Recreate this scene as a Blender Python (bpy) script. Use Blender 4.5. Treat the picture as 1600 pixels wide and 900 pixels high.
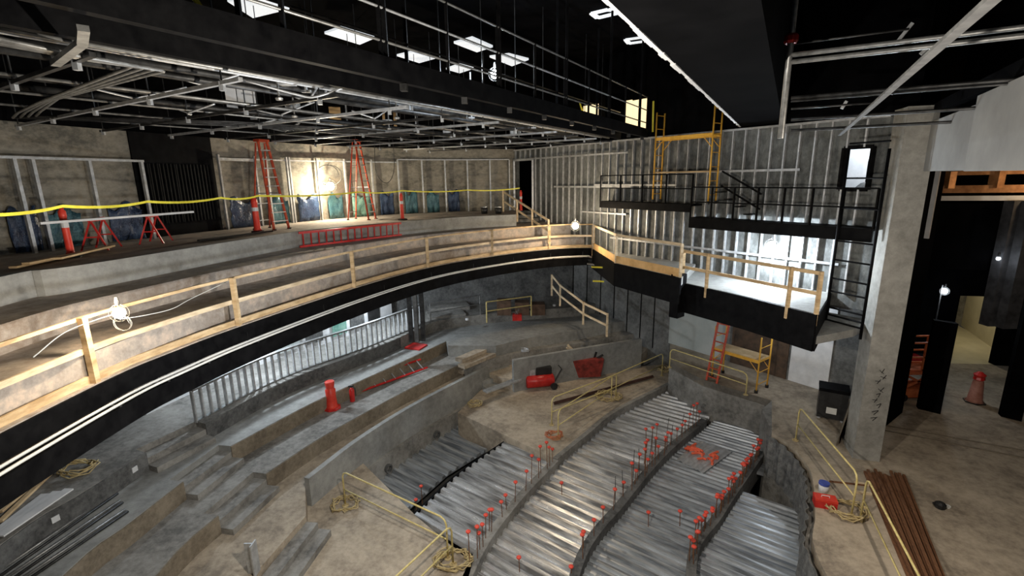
import bpy, bmesh, math, random
from mathutils import Vector, Matrix
random.seed(7)
C = bpy.context.scene.collection
for o in list(bpy.data.objects): bpy.data.objects.remove(o)

# ---------------------------------------------------------------- camera
F = 750.0; PIT = math.radians(12.8); ROLL = math.radians(0.8); CH = 6.8
cr, sr = math.cos(ROLL), math.sin(ROLL)
_up0 = Vector((0, math.sin(PIT), math.cos(PIT))); _fw = Vector((0, math.cos(PIT), -math.sin(PIT))); _rx = Vector((1, 0, 0))
_r = _rx*cr - _up0*sr; _u = _rx*sr + _up0*cr
cam = bpy.data.cameras.new('camera'); co = bpy.data.objects.new('camera', cam); C.objects.link(co)
cam.sensor_width = 36; cam.lens = F/1600*36; cam.clip_end = 200; cam.clip_start = .05
m = Matrix((( _r.x, _u.x, -_fw.x, 0), (_r.y, _u.y, -_fw.y, 0), (_r.z, _u.z, -_fw.z, CH), (0, 0, 0, 1)))
co.matrix_world = m
bpy.context.scene.camera = co
# ---------------------------------------------------------------- world, exposure
w = bpy.data.worlds.new('world'); bpy.context.scene.world = w; w.use_nodes = True
w.node_tree.nodes['Background'].inputs[0].default_value = (.75, .85, 1, 1)
w.node_tree.nodes['Background'].inputs[1].default_value = .018
vs = bpy.context.scene.view_settings
bpy.context.scene.display_settings.display_device = 'sRGB'
vs.view_transform = 'Standard'; vs.look = 'None'; vs.exposure = 0.45; vs.gamma = 1; vs.use_curve_mapping = False

def ray(px, py):
    u = (px-800)/F; v = (py-450)/F
    return _fw + _r*u - _u*v
def at(px, py, z):
    d = ray(px, py); t = (z-CH)/d.z
    return Vector((d.x*t, d.y*t, z))
def atd(px, py, dist):                      # a point at horizontal distance
    d = ray(px, py); t = dist/math.hypot(d.x, d.y)
    return Vector((d.x*t, d.y*t, CH+d.z*t))
W0 = Vector((.26, 25.65, 0)); WD = Vector((.72, -1, 0)).normalized(); WN = Vector((-WD.y, WD.x, 0))  # side wall
if WN.dot(-W0) < 0: WN = -WN
def wallpt(px, py, off=0):                   # a point on the side wall plane
    d = ray(px, py); o = W0+WN*off
    t = (o.dot(WN))/(d.x*WN.x+d.y*WN.y)
    p = d*t; return Vector((p.x, p.y, CH+p.z))
def P2(px, py, z): p = at(px, py, z); return (p.x, p.y)

def lamp(name, loc, power, col=(1, .85, .65), r=.06, parent=None):
    l = bpy.data.lights.new(name, 'POINT'); l.energy = power; l.color = col; l.shadow_soft_size = r
    o = bpy.data.objects.new(name, l); C.objects.link(o); o.location = loc
    if parent: o.parent = parent; o.location = Vector(loc)-wloc(parent)
    return o
WARM = (1, .80, .56); COOL = (.80, .90, 1)
# unseen fill points without fixtures, added to brighten pit, terraces and stage
lamp('fill_near_box', (-.4, 4.2, 5.3), 950, (1, .92, .80), .08)
lamp('fill_left_box', (-3.0, 8.0, 4.7), 260, (.90, .95, 1), .08)
lamp('fill_upper', (-1.5, 1.5, 6.2), 30, (1, .92, .80), .08)
lamp('fill_stage', (6.7, 7.4, 4.2), 210, (1, .89, .76), .08)

# ---------------------------------------------------------------- materials
def nodes(name):
    mt = bpy.data.materials.new(name); mt.use_nodes = True
    nt = mt.node_tree; b = nt.nodes['Principled BSDF']; return mt, nt, b
def mat(name, c1, c2=None, rough=.8, metal=0, scale=2.0, bump=0, stretch=(1, 1, 1), detail=6, spec=.4, c3=None, contrast=(.35, .65)):
    mt, nt, b = nodes(name)
    b.inputs['Roughness'].default_value = rough; b.inputs['Metallic'].default_value = metal
    b.inputs['Specular IOR Level'].default_value = spec
    if c2 is None:
        b.inputs['Base Color'].default_value = (*c1, 1); return mt
    tc = nt.nodes.new('ShaderNodeTexCoord'); mp = nt.nodes.new('ShaderNodeMapping'); mp.inputs['Scale'].default_value = stretch
    n = nt.nodes.new('ShaderNodeTexNoise'); n.inputs['Scale'].default_value = scale; n.inputs['Detail'].default_value = detail
    n.inputs['Roughness'].default_value = .62
    r = nt.nodes.new('ShaderNodeValToRGB'); e = r.color_ramp.elements
    contrast = (contrast[0]+.05, contrast[1]-.05) if bump else contrast
    e[0].position = contrast[0]; e[0].color = (*c1, 1); e[1].position = contrast[1]; e[1].color = (*c2, 1)
    if c3:
        k = e.new(.5); k.color = (*c3, 1)
    L = nt.links.new
    L(tc.outputs['Object'], mp.inputs[0]); L(mp.outputs[0], n.inputs[0]); L(r.outputs[0], b.inputs['Base Color'])
    if bump:                                     # finer mottling and dirt over the large cloudy stains
        n3 = nt.nodes.new('ShaderNodeTexNoise'); n3.inputs['Scale'].default_value = scale*7; n3.inputs['Detail'].default_value = 8; n3.inputs['Roughness'].default_value = .75
        mx = nt.nodes.new('ShaderNodeMix'); mx.data_type = 'FLOAT'; mx.inputs[0].default_value = .48
        L(mp.outputs[0], n3.inputs[0]); L(n.outputs[0], mx.inputs[2]); L(n3.outputs[0], mx.inputs[3]); L(mx.outputs[0], r.inputs[0])
    else: L(n.outputs[0], r.inputs[0])
    if bump:
        n2 = nt.nodes.new('ShaderNodeTexNoise'); n2.inputs['Scale'].default_value = scale*9; n2.inputs['Detail'].default_value = 5
        bp = nt.nodes.new('ShaderNodeBump'); bp.inputs['Strength'].default_value = bump; bp.inputs['Distance'].default_value = .02
        L(mp.outputs[0], n2.inputs[0]); L(n2.outputs[0], bp.inputs['Height']); L(bp.outputs[0], b.inputs['Normal'])
    return mt
def emis(name, col, s):
    mt, nt, b = nodes(name); b.inputs['Base Color'].default_value = (*col, 1)
    b.inputs['Emission Color'].default_value = (*col, 1); b.inputs['Emission Strength'].default_value = s; return mt
M = {}
M['conc'] = mat('concrete', (.13, .125, .115), (.33, .32, .295), .85, scale=.9, bump=.35, c3=(.24, .23, .21), detail=10)
M['conc_smooth'] = mat('concrete_smooth', (.20, .20, .19), (.36, .36, .34), .7, scale=.6, bump=.15, detail=9)
M['conc_dusty'] = mat('concrete_dusty', (.24, .20, .155), (.52, .44, .34), .85, scale=.8, bump=.25, c3=(.40, .335, .255), detail=10)
M['conc_tan'] = mat('concrete_tan_riser', (.13, .105, .075), (.27, .225, .165), .85, scale=1.3, bump=.35, detail=10)
M['balc'] = mat('balcony_concrete', (.25, .20, .16), (.56, .45, .36), .85, scale=.7, bump=.25, c3=(.36, .32, .28), detail=9)
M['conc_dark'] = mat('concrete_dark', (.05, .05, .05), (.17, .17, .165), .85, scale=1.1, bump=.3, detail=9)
M['conc_wall'] = mat('cast_concrete_wall', (.11, .105, .09), (.32, .295, .245), .9, scale=.55, bump=.35, c3=(.235, .215, .175), detail=10, stretch=(1, 1, 1.6))
M['wall_board'] = mat('grey_wall_board', (.055, .057, .055), (.21, .22, .215), .75, scale=.8, bump=.2, c3=(.12, .125, .12), detail=10, stretch=(1, 1, .6))
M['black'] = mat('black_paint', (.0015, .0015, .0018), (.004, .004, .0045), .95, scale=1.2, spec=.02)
M['black_steel'] = mat('black_steel', (.0025, .0025, .003), (.007, .007, .0075), .6, scale=4, spec=.05)
M['dark_pipe'] = mat('dark_pipe', (.02, .02, .02), (.07, .07, .07), .45, metal=.6, scale=5)
M['galv'] = mat('galvanised_steel', (.40, .41, .42), (.62, .64, .66), .42, metal=.5, scale=7)
M['stud'] = mat('galvanised_stud', (.38, .39, .40), (.58, .59, .60), .45, metal=.45, scale=7)
def deckmat(name, c1, c2, rough):  # stretched noise paints the bright reflection streaks into the deck colour
    mt = mat(name, c1, c2, rough, metal=.6, scale=1.0, stretch=(.7, 9, 1), detail=7, contrast=(.38, .62))
    nt = mt.node_tree; mp = next(n for n in nt.nodes if n.type == 'MAPPING'); mp.vector_type = 'TEXTURE'
    mp.inputs['Scale'].default_value = (1.6, .11, 1); mp.inputs['Rotation'].default_value = (0, 0, math.atan2(-.6, .8))
    rp = next(n for n in nt.nodes if n.type == 'VALTORGB'); mr = nt.nodes.new('ShaderNodeMapRange')
    mr.inputs['To Min'].default_value = rough+.16; mr.inputs['To Max'].default_value = rough-.06
    nt.links.new(rp.outputs[0], mr.inputs[0]); nt.links.new(mr.outputs[0], nt.nodes['Principled BSDF'].inputs['Roughness']); return mt
M['deck'] = deckmat('galvanised_deck', (.24, .24, .24), (.92, .93, .94), .30)
M['deck_new'] = deckmat('blue_grey_deck', (.22, .24, .265), (.72, .76, .80), .32)
M['conduit'] = mat('conduit', (.18, .18, .175), (.34, .34, .33), .42, metal=.6, scale=8)
M['wood'] = mat('pine_lumber', (.42, .28, .14), (.72, .54, .32), .7, scale=2.2, stretch=(1, 1, 4))
M['wood_pale'] = mat('pale_lumber', (.50, .38, .24), (.78, .64, .44), .7, scale=2.5, stretch=(1, 1, 4))
M['ply'] = mat('plywood', (.55, .32, .12), (.80, .52, .24), .7, scale=2)
M['red'] = mat('red_plastic', (.62, .035, .02), (.80, .07, .04), .45, scale=4)
M['fib'] = mat('orange_red_fibreglass', (.38, .045, .02), (.60, .09, .035), .45, scale=6)
M['redpaint'] = mat('red_paint', (.45, .015, .012), (.62, .035, .03), .35, scale=6)
M['cap'] = mat('red_orange_cap', (.72, .06, .035), (.85, .11, .07), .5, scale=6)
M['spray'] = mat('orange_spray_paint', (.85, .12, .06), (.95, .2, .1), .6, scale=6)
M['yellow'] = mat('yellow_rail_paint', (.55, .44, .16), (.78, .66, .30), .45, scale=9)
M['yel'] = mat('yellow_tape', (.80, .70, .05), (.92, .85, .10), .5, scale=6)
M['scaf'] = mat('yellow_orange_scaffold_paint', (.75, .38, .04), (.88, .5, .07), .45, scale=9)
M['rust'] = mat('rusty_steel', (.10, .04, .018), (.24, .11, .05), .8, scale=10, stretch=(4, .6, 4), detail=8)
M['rope'] = mat('yellow_hose', (.35, .26, .12), (.62, .50, .26), .8, scale=8)
M['white'] = mat('white_board', (.62, .63, .64), (.8, .8, .8), .6, scale=2)
M['drywall'] = mat('pale_green_drywall', (.38, .42, .41), (.52, .55, .53), .7, scale=.8, detail=8)
M['greybox'] = mat('grey_gypsum_soffit', (.20, .20, .195), (.30, .30, .29), .7, scale=.6)
M['plastic_b'] = mat('blue_green_plastic_sheet', (.02, .07, .10), (.10, .22, .24), .25, scale=3, bump=1)
M['plastic_g'] = mat('green_plastic_sheet', (.10, .25, .20), (.30, .48, .40), .25, scale=3, bump=1)
M['plastic_n'] = mat('navy_plastic_sheet', (.015, .025, .06), (.06, .10, .18), .25, scale=3, bump=1)
M['rubber'] = mat('black_rubber', (.012, .012, .012), (.03, .03, .03), .5, scale=5)
M['cable'] = mat('white_cable', (.6, .6, .58), (.75, .75, .7), .5, scale=4)
M['copper'] = mat('copper_brown_beam', (.30, .13, .05), (.55, .27, .11), .45, metal=.3, scale=4)
M['yellowwall'] = mat('cream_wall', (.62, .55, .36), (.75, .67, .46), .7, scale=1)
M['blue'] = mat('blue_plastic', (.05, .08, .35), (.08, .12, .5), .4, scale=4)
M['bulb_w'] = emis('lit_bulb_warm', (1, .82, .55), 60)
M['bulb_c'] = emis('lit_bulb_cool', (.85, .93, 1), 60)
M['lit_warm'] = emis('lit_opening_warm', (1, .78, .45), .9)
M['glow_white'] = emis('glowing_white_panel', (.92, .96, 1), .55)  # emission stands in for light caught by white ceiling panels and patches

# ---------------------------------------------------------------- mesh helpers
class MB:
    def __init__(s): s.v = []; s.f = []
    def add(s, vs, fs):
        n = len(s.v); s.v += [tuple(v) for v in vs]; s.f += [tuple(i+n for i in f) for f in fs]; return s
    def hexa(s, b, t):
        s.add(list(b)+list(t), [(3, 2, 1, 0), (4, 5, 6, 7), (0, 1, 5, 4), (1, 2, 6, 5), (2, 3, 7, 6), (3, 0, 4, 7)]); return s
    def box(s, x0, y0, z0, x1, y1, z1):
        return s.hexa([(x0, y0, z0), (x1, y0, z0), (x1, y1, z0), (x0, y1, z0)], [(x0, y0, z1), (x1, y0, z1), (x1, y1, z1), (x0, y1, z1)])
    def bar(s, a, b, wd, ht, up=(0, 0, 1)):       # rectangular bar between two points
        a = Vector(a); b = Vector(b); d = (b-a).normalized(); up = Vector(up)
        if abs(d.dot(up)) > .98: up = Vector((1, 0, 0)) if abs(d.x) < .9 else Vector((0, 1, 0))
        x = d.cross(up).normalized()*wd/2; y = x.cross(d).normalized()*ht/2
        return s.hexa([a-x-y, a+x-y, a+x+y, a-x+y], [b-x-y, b+x-y, b+x+y, b-x+y])
    def tube(s, pts, r, n=8, closed=False):
        pts = [Vector(p) for p in pts]; N = len(pts); rings = []
        ref = None
        for i, p in enumerate(pts):
            if closed: t = pts[(i+1) % N]-pts[i-1]
            else: t = pts[min(i+1, N-1)]-pts[max(i-1, 0)]
            t.normalize()
            if ref is None:
                ref = Vector((0, 0, 1)) if abs(t.z) < .9 else Vector((1, 0, 0))
            x = t.cross(ref)
            if x.length < 1e-4: x = t.cross(Vector((0, 1, .3)))
            x.normalize(); y = x.cross(t).normalized(); ref = y
            rr = r[i] if isinstance(r, (list, tuple)) else r
            rings.append([p+x*rr*math.cos(2*math.pi*k/n)+y*rr*math.sin(2*math.pi*k/n) for k in range(n)])
        vs = [v for g in rings for v in g]; fs = []
        for i in range(N if closed else N-1):
            j = (i+1) % N
            for k in range(n):
                l = (k+1) % n; fs.append((i*n+k, i*n+l, j*n+l, j*n+k))
        if not closed: fs += [tuple(range(n))[::-1], tuple((N-1)*n+k for k in range(n))]
        return s.add(vs, fs)
    def lathe(s, c, prof, n=16):                   # prof: (r, z) list
        c = Vector(c); vs = []; fs = []
        for r, z in prof:
            for k in range(n):
                a = 2*math.pi*k/n; vs.append((c.x+r*math.cos(a), c.y+r*math.sin(a), c.z+z))
        for i in range(len(prof)-1):
            for k in range(n):
                l = (k+1) % n; fs.append((i*n+k, i*n+l, (i+1)*n+l, (i+1)*n+k))
        fs += [tuple(range(n))[::-1], tuple((len(prof)-1)*n+k for k in range(n))]
        return s.add(vs, fs)
    def prism(s, poly, z0, z1):
        poly = [(p[0], p[1]) for p in poly]
        ar = sum(poly[i-1][0]*poly[i][1]-poly[i][0]*poly[i-1][1] for i in range(len(poly)))
        if ar < 0: poly = poly[::-1]
        n = len(poly); b = [(x, y, z0) for x, y in poly]; t = [(x, y, z1) for x, y in poly]
        fs = [tuple(range(n))[::-1], tuple(range(n, 2*n))]+[(i, (i+1) % n, (i+1) % n+n, i+n) for i in range(n)]
        return s.add(b+t, fs)
    def ribbon(s, line, z0, z1, t0, t1):           # wall along a polyline from offset t0 to t1 (left normal)
        A = offset(line, t0); B = offset(line, t1)
        for i in range(len(line)-1):
            a, b, c, d = A[i], A[i+1], B[i+1], B[i]
            s.hexa([(*a, z0), (*b, z0), (*c, z0), (*d, z0)], [(*a, z1), (*b, z1), (*c, z1), (*d, z1)])
        return s
def offset(line, t):
    out = []; N = len(line)
    for i in range(N):
        a = Vector(line[max(i-1, 0)][:2]); b = Vector(line[min(i+1, N-1)][:2]); d = (b-a).normalized()
        out.append((line[i][0]-d.y*t, line[i][1]+d.x*t))
    return out
def spline(pts, n=8):
    P = [Vector(p) for p in pts]; P = [P[0]*2-P[1]]+P+[P[-1]*2-P[-2]]; out = []
    for i in range(1, len(P)-2):
        for k in range(n):
            t = k/n; a, b, c, d = P[i-1:i+3]
            out.append(.5*((2*b)+(c-a)*t+(2*a-5*b+4*c-d)*t*t+(3*b-a-3*c+d)*t**3))
    out.append(P[-2]); return [tuple(p) for p in out]
def smooth2(line, it=2):
    L = [Vector(p) for p in line]
    for _ in range(it): L = [L[0]]+[(L[i-1]+L[i]*2+L[i+1])/4 for i in range(1, len(L)-1)]+[L[-1]]
    return [tuple(p) for p in L]
def wloc(o):
    v = Vector((0, 0, 0))
    while o: v += Vector(o.location); o = o.parent
    return v
def tag(o, label=None, cat=None, group=None, kind=None):
    if label: o['label'] = label
    if cat: o['category'] = cat
    if group: o['group'] = group
    if kind: o['kind'] = kind
    return o
def build(name, mb, mt, parent=None, local=False, smooth=False, recalc=True):
    me = bpy.data.meshes.new(name); vs = mb.v
    if local: off = Vector((0, 0, 0))
    elif parent: off = wloc(parent)
    else:
        xs = [v[0] for v in vs]; ys = [v[1] for v in vs]; zs = [v[2] for v in vs]
        off = Vector(((min(xs)+max(xs))/2, (min(ys)+max(ys))/2, min(zs)))
    me.from_pydata([(v[0]-off.x, v[1]-off.y, v[2]-off.z) for v in vs], [], mb.f)
    if recalc:
        bm = bmesh.new(); bm.from_mesh(me); bmesh.ops.recalc_face_normals(bm, faces=bm.faces); bm.to_mesh(me); bm.free()
    me.materials.append(mt if not isinstance(mt, str) else M[mt])
    o = bpy.data.objects.new(name, me); C.objects.link(o)
    if smooth:
        for p in me.polygons: p.use_smooth = True
    if parent: o.parent = parent
    elif not local: o.location = off
    return o
def empty(name, loc, label=None, cat=None, group=None, rz=0):
    o = bpy.data.objects.new(name, None); C.objects.link(o); o.location = loc; o.rotation_euler = (0, 0, rz)
    o.empty_display_size = .2
    return tag(o, label, cat, group)
def struct(name, mb, mt, parent=None, label=None):
    o = build(name, mb, mt, parent)
    if not parent: tag(o, kind='structure', label=label)
    return o
def copy_tree(o, parent=None):
    c = o.copy(); C.objects.link(c); c.parent = parent
    for ch in list(o.children): copy_tree(ch, c)
    return c

# ================================================================ LEVELS
ZL, Z2, Z3, ZF = 5.2, 4.72, 4.26, 3.8           # balcony: landing, two steps, front walk
ZA, ZB, ZC, ZD, ZS = .2, -.3, -.8, -1.3, -1.8   # lower seating terraces, then slab
ZG = -.7                                        # stage floor
def WP(t, off=0): p = W0+WD*t+WN*off; return (p.x, p.y)
# wall parameter where a 2D line would meet
back = [(-15.2, 3), (-13.6, 7), (-12.2, 11.0), (-11.1, 14.4), (-9.3, 18.8), (-6.5, 22.9), (-3.2, 24.9), (.26, 25.65)]
backS = spline(back, 5)
E1 = [(-8.9, 4), (-9.15, 6.4)]+[P2(*p, ZL) for p in [(0, 433), (150, 412), (275, 391), (400, 371), (620, 348), (810, 335)]]
E1 = [(-7.9, 2)]+[P2(*p, ZL) for p in [(0, 433), (110, 418)]]+[P2(400, 372, ZL), P2(500, 358, ZL), P2(620, 348, ZL), P2(720, 340, ZL), P2(805, 336, ZL)]
E1S = smooth2(spline(E1, 6))
E2S = smooth2(spline([(-6.9, 1)]+[P2(*p, Z2) for p in [(0, 507), (200, 455), (400, 412), (620, 372), (800, 355)]]+[WP(4.3)], 6))
E3S = smooth2(spline([(-6.2, 1)]+[P2(*p, Z3) for p in [(0, 604), (150, 548), (300, 490), (400, 458), (620, 400), (800, 374)]]+[WP(5.2)], 6))
FR = [(-5.5, 1), (-6.3, 3.6)]+[P2(*p, ZF) for p in [(155, 597), (268, 549), (380, 507), (555, 449), (672, 417), (770, 400), (860, 389), (935, 386)]]
FRS = smooth2(spline(FR, 6))
def clampw(line, off=.04):
    out = []
    for p in line:
        v = Vector(p[:2]); dd = (v-W0.xy).dot(WN.xy)
        if dd < off: v = v+WN.xy*(off-dd)
        if out and (Vector(out[-1])-v).length < 1e-3: continue
        out.append(tuple(v))
    return out
LWO = -3.0                                       # the lower wall stands back under the boxes
def WL(t): return WP(t, LWO)
def wtl(px, py): p = wallpt(px, py, LWO); return (Vector((p.x, p.y, 0))-W0).dot(WD)
backLow = backS+[(3.40, 26.33)]

FRS = clampw(FRS, .1)
E1S = clampw(E1S); E2S = clampw(E2S); E3S = clampw(E3S)
# ---------------------------------------------------------------- balcony structure
def slab(name, edge, z0, z1, mt, endt, label=None, bk=None):
    pts = list(edge)
    mb = MB(); poly = pts
    poly = poly+[(p[0], p[1]) for p in (bk or backS)[::-1]]
    mb.prism(poly, z0, z1); return struct(name, mb, mt, label=label)
slab('floor_balcony_landing', E1S, Z2, ZL, 'balc', None)
slab('floor_balcony_upper_step', E2S, Z3, Z2, 'balc', None)
slab('floor_balcony_lower_step', E3S, ZF, Z3, 'balc', None)
slab('floor_balcony_front', FRS, ZF-.45, ZF, 'balc', 6.3)
# grey concrete curb at the landing edge
struct('trim_landing_curb', MB().ribbon(E1S[3:], Z2-.02, ZL+.03, -.12, .02), 'conc_smooth')
# fascia
fas = MB().ribbon(FRS, 3.44, ZF-.02, -.04, 0)
struct('wall_balcony_upper_fascia', fas, 'black_steel')
TW0 = 16.3
LOW = [(-5.2, 1), (-5.95, 3.4)]+[P2(*p, 3.2) for p in [(0, 735), (155, 642), (300, 567), (380, 527), (600, 450), (730, 419), (860, 403)]]
LOW = offset(FRS, -.28)
struct('wall_balcony_lower_fascia', MB().ribbon(LOW, 3.06, 3.40, -.03, .0).ribbon(LOW, 3.33, 3.36, 0, .26).ribbon(LOW, 3.06, 3.09, 0, .3), 'black_steel')
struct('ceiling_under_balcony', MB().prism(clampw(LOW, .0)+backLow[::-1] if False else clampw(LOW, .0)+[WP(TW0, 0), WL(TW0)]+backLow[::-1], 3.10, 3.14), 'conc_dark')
pr = empty('rail_pipe_run', (-6.5, 8, 3.2), 'pair of long white curved pipes along the black balcony front', 'pipe')
for k, (o_, z_) in enumerate(((-.29, 3.45), (-.14, 3.45))):
    build('pipe', MB().tube([(x, y, z_) for x, y in offset(FRS, o_)], .022, 8), 'cable', pr, smooth=True)
for i in range(4, len(FRS)-2, 4):
    a = offset(FRS, -.02)[i]; b = offset(FRS, -.31)[i]
    build('bracket', MB().bar((*a, 3.42), (*b, 3.42), .04, .03).bar((*a, 3.42), (*a, 3.62), .05, .03), 'dark_pipe', pr)

# boxes at the right
B1 = [P2(*p, 3.75) for p in [(936, 388), (962, 411), (1065, 434)]]
B1 = clampw(B1, .05)
B2 = [P2(*p, 3.5) for p in [(1066, 441), (1170, 464), (1278, 491)]]
def wt(px, py=440):
    p = wallpt(px, py); return (Vector((p.x, p.y, 0))-W0).dot(WD)
def boxslab(n, line, z, dep, t0, t1):
    struct('floor_box_'+n, MB().prism(line+[WP(t1), WP(t0)], z-.25, z), 'conc_smooth')
    l2 = [Vector(p) for p in line]
    struct('wall_box_fascia_'+n, MB().ribbon(line, z-dep, z-.01, 0, .06 if False else -.06), 'black_steel')
boxslab('near_balcony', B1, 3.75, .85, wt(936), wt(1085))
boxslab('beside_column', B2, 3.5, .95, wt(1085), wt(1300))
e = B2[-1]; we = WP(wt(1300)); struct('wall_box_end', MB().bar((*e, 3.02), (*we, 3.02), .06, .94), 'black_steel')
e = B2[0]; e1 = B1[-1]; struct('wall_box_joint', MB().bar((*e, 3.1), (*Vector(e1).lerp(Vector(B1[1]), .08), 3.1), .3, 1.4), 'black_steel')
# flight of steps along the side wall from landing to box
nst = 8
ms = MB()
for i in range(nst):
    ta = 1.1+i*.42; a = WP(ta, 0.02); b = WP(ta+.44, 0.02); c = WP(ta+.44, 1.5); d = WP(ta, 1.5)
    ms.prism([a, b, c, d], 3.3, ZL-(i+1)*(ZL-3.8)/(nst+1))
tag(build('wall_side_steps', ms, 'conc'), kind='structure').name = 'floor_wall_steps'

# ---------------------------------------------------------------- back wall
def wall_line(name, line, z0, z1, mt, th=.2, side=1):
    return struct(name, MB().ribbon(line, z0, z1, 0, th*side), mt)
wall_line('wall_back', backS, 3.15, 8.3, 'conc_wall')
wall_line('wall_back_upper', backS, 8.3, 11.5, 'black')
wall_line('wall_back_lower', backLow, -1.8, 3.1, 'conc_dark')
# side wall with holes
def wall_holes(name, t0, t1, z0, z1, holes, mt, th=-.22):
    ts = sorted({t0, t1, *[h[0] for h in holes], *[h[1] for h in holes]}); zs = sorted({z0, z1, *[h[2] for h in holes], *[h[3] for h in holes]})
    mb = MB()
    for a, b in zip(ts, ts[1:]):
        for c, d in zip(zs, zs[1:]):
            if any(h[0] <= (a+b)/2 <= h[1] and h[2] <= (c+d)/2 <= h[3] for h in holes): continue
            p, q, r, s_ = WP(a, 0), WP(b, 0), WP(b, th), WP(a, th)
            mb.hexa([(*p, c), (*q, c), (*r, c), (*s_, c)], [(*p, d), (*q, d), (*r, d), (*s_, d)])
    return struct(name, mb, mt)
TW = 16.3
dz = .28
def hole(px0, px1, py0, py1):
    a = wallpt(px0, py0); b = wallpt(px1, py1); ta = (Vector((a.x, a.y, 0))-W0).dot(WD); tb = (Vector((b.x, b.y, 0))-W0).dot(WD)
    return (ta, tb, min(a.z, b.z), max(a.z, b.z))
HW = hole(1312, 1366, 296, 229); HD = (hole(807, 834, 328, 250)[0], hole(807, 834, 328, 250)[1], 5.2, hole(807, 834, 328, 250)[3])
HV = (wt(1046, 560), wt(1138, 560), -1.8, 2.55); HV2 = (wt(1236, 600), wt(1296, 600), -.7, 2.4)
wall_holes('wall_side', 0, TW, 3.15, 8.25, [HW, HD], 'wall_board')
struct('wall_side_lower', MB().prism([WL(1.2), WL(TW), WP(TW, LWO-.2), WP(1.2, LWO-.2)], -3.3, 3.1), mat('lower_wall_board', (.09, .09, .085), (.24, .24, .23), .8, scale=.9, bump=.2, detail=9))
struct('wall_side_upper', MB().prism([WP(0), WP(TW), WP(TW, -.2), WP(0, -.2)], 8.25, 11.5), 'black')
# stud framing in front of the wall
ROW = MB
def stud_mb(a, z0, z1, dirv, nrm, wd=.045, dp=.09):
    x = Vector(dirv)*wd/2; y = Vector(nrm)*dp
    a = Vector((a[0], a[1], 0)); mb = MB()
    def q(s, t, z): p = a+x*s+y*t; return (p.x, p.y, z)
    # C-section: web plus two flanges
    mb.hexa([q(-1, 0, z0), q(1, 0, z0), q(1, .12, z0), q(-1, .12, z0)], [q(-1, 0, z1), q(1, 0, z1), q(1, .12, z1), q(-1, .12, z1)])
    mb.hexa([q(-1, .88, z0), q(1, .88, z0), q(1, 1, z0), q(-1, 1, z0)], [q(-1, .88, z1), q(1, .88, z1), q(1, 1, z1), q(-1, 1, z1)])
    mb.hexa([q(-1, .12, z0), q(-.8, .12, z0), q(-.8, .88, z0), q(-1, .88, z0)], [q(-1, .12, z1), q(-.8, .12, z1), q(-.8, .88, z1), q(-1, .88, z1)])
    return mb
sf = empty('stud_framing', (*WP(8), 3.4), 'tall galvanised stud framing against the grey side wall behind the boxes', 'stud framing')
def floor_t(t): return max(3.52, 5.2-(max(t-1, 0))*.36) if t < wt(1085) else 3.52
t = .12
while t < TW-.4:
    holes = [(h[2], h[3]) for h in (HW, HD) if h[0]-.02 < t < h[1]+.02]
    z0 = floor_t(t)
    if holes:
        h = holes[0]
        if h[0] > z0+.2: build('stud', stud_mb(WP(t, .01), z0, h[0], WD, WN), 'stud', sf)
        build('stud', stud_mb(WP(t, .01), h[1], 8.2, WD, WN), 'stud', sf)
    else: build('stud', stud_mb(WP(t, .01), z0, 8.2, WD, WN), 'stud', sf)
    t += .405
build('top_track', MB().bar((*WP(0, .06), 8.22), (*WP(TW-.3, .06), 8.22), .12, .06), 'stud', sf)
for (a, b, z) in ((.2, 7.6, 7.75), (3.2, 7.8, 6.42), (5.8, 9.9, 6.5), (5, 7.6, 5.35), (6.8, 15.3, 4.35), (10.0, 14.0, 6.95)):
    build('blocking', MB().bar((*WP(a, .12), z), (*WP(b, .12), z), .02, .07), 'stud', sf)
hd = HD
build('door_frame', MB().bar((*WP(hd[0]-.03, .1), 5.2), (*WP(hd[0]-.03, .1), hd[3]), .09, .09).bar((*WP(hd[1]+.03, .1), 5.2), (*WP(hd[1]+.03, .1), hd[3]), .09, .09).bar((*WP(hd[0]-.06, .1), hd[3]+.03), (*WP(hd[1]+.06, .1), hd[3]+.03), .09, .09), 'stud', sf)
# rooms behind the openings
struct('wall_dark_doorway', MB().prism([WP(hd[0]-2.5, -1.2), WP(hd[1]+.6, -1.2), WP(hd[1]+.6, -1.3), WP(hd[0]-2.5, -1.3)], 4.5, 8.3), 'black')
h = HW
struct('wall_white_room', MB().prism([WP(h[0]-2.5, -2.2), WP(h[1]+.9, -2.2), WP(h[1]+.9, -2.3), WP(h[0]-2.5, -2.3)], 5, 8.6), 'white')
lamp('room_light_white', (*WP((h[0]+h[1])/2-.3, -1.0), 8.2), 160, COOL, .1)
struct('wall_white_room_side', MB().prism([WP(h[1]+.4, -.3), WP(h[1]+.5, -2.2), WP(h[1]+.6, -2.2), WP(h[1]+.5, -.3)], 5, 8.6), 'copper')
wf = MB()
for a, b in (((h[0], h[2]), (h[1], h[2])), ((h[0], h[3]), (h[1], h[3])), ((h[0], h[2]), (h[0], h[3])), ((h[1], h[2]), (h[1], h[3]))):
    wf.bar((*WP(a[0], .03), a[1]), (*WP(b[0], .03), b[1]), .1, .09)
struct('window_1', wf, 'black_steel')
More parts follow.
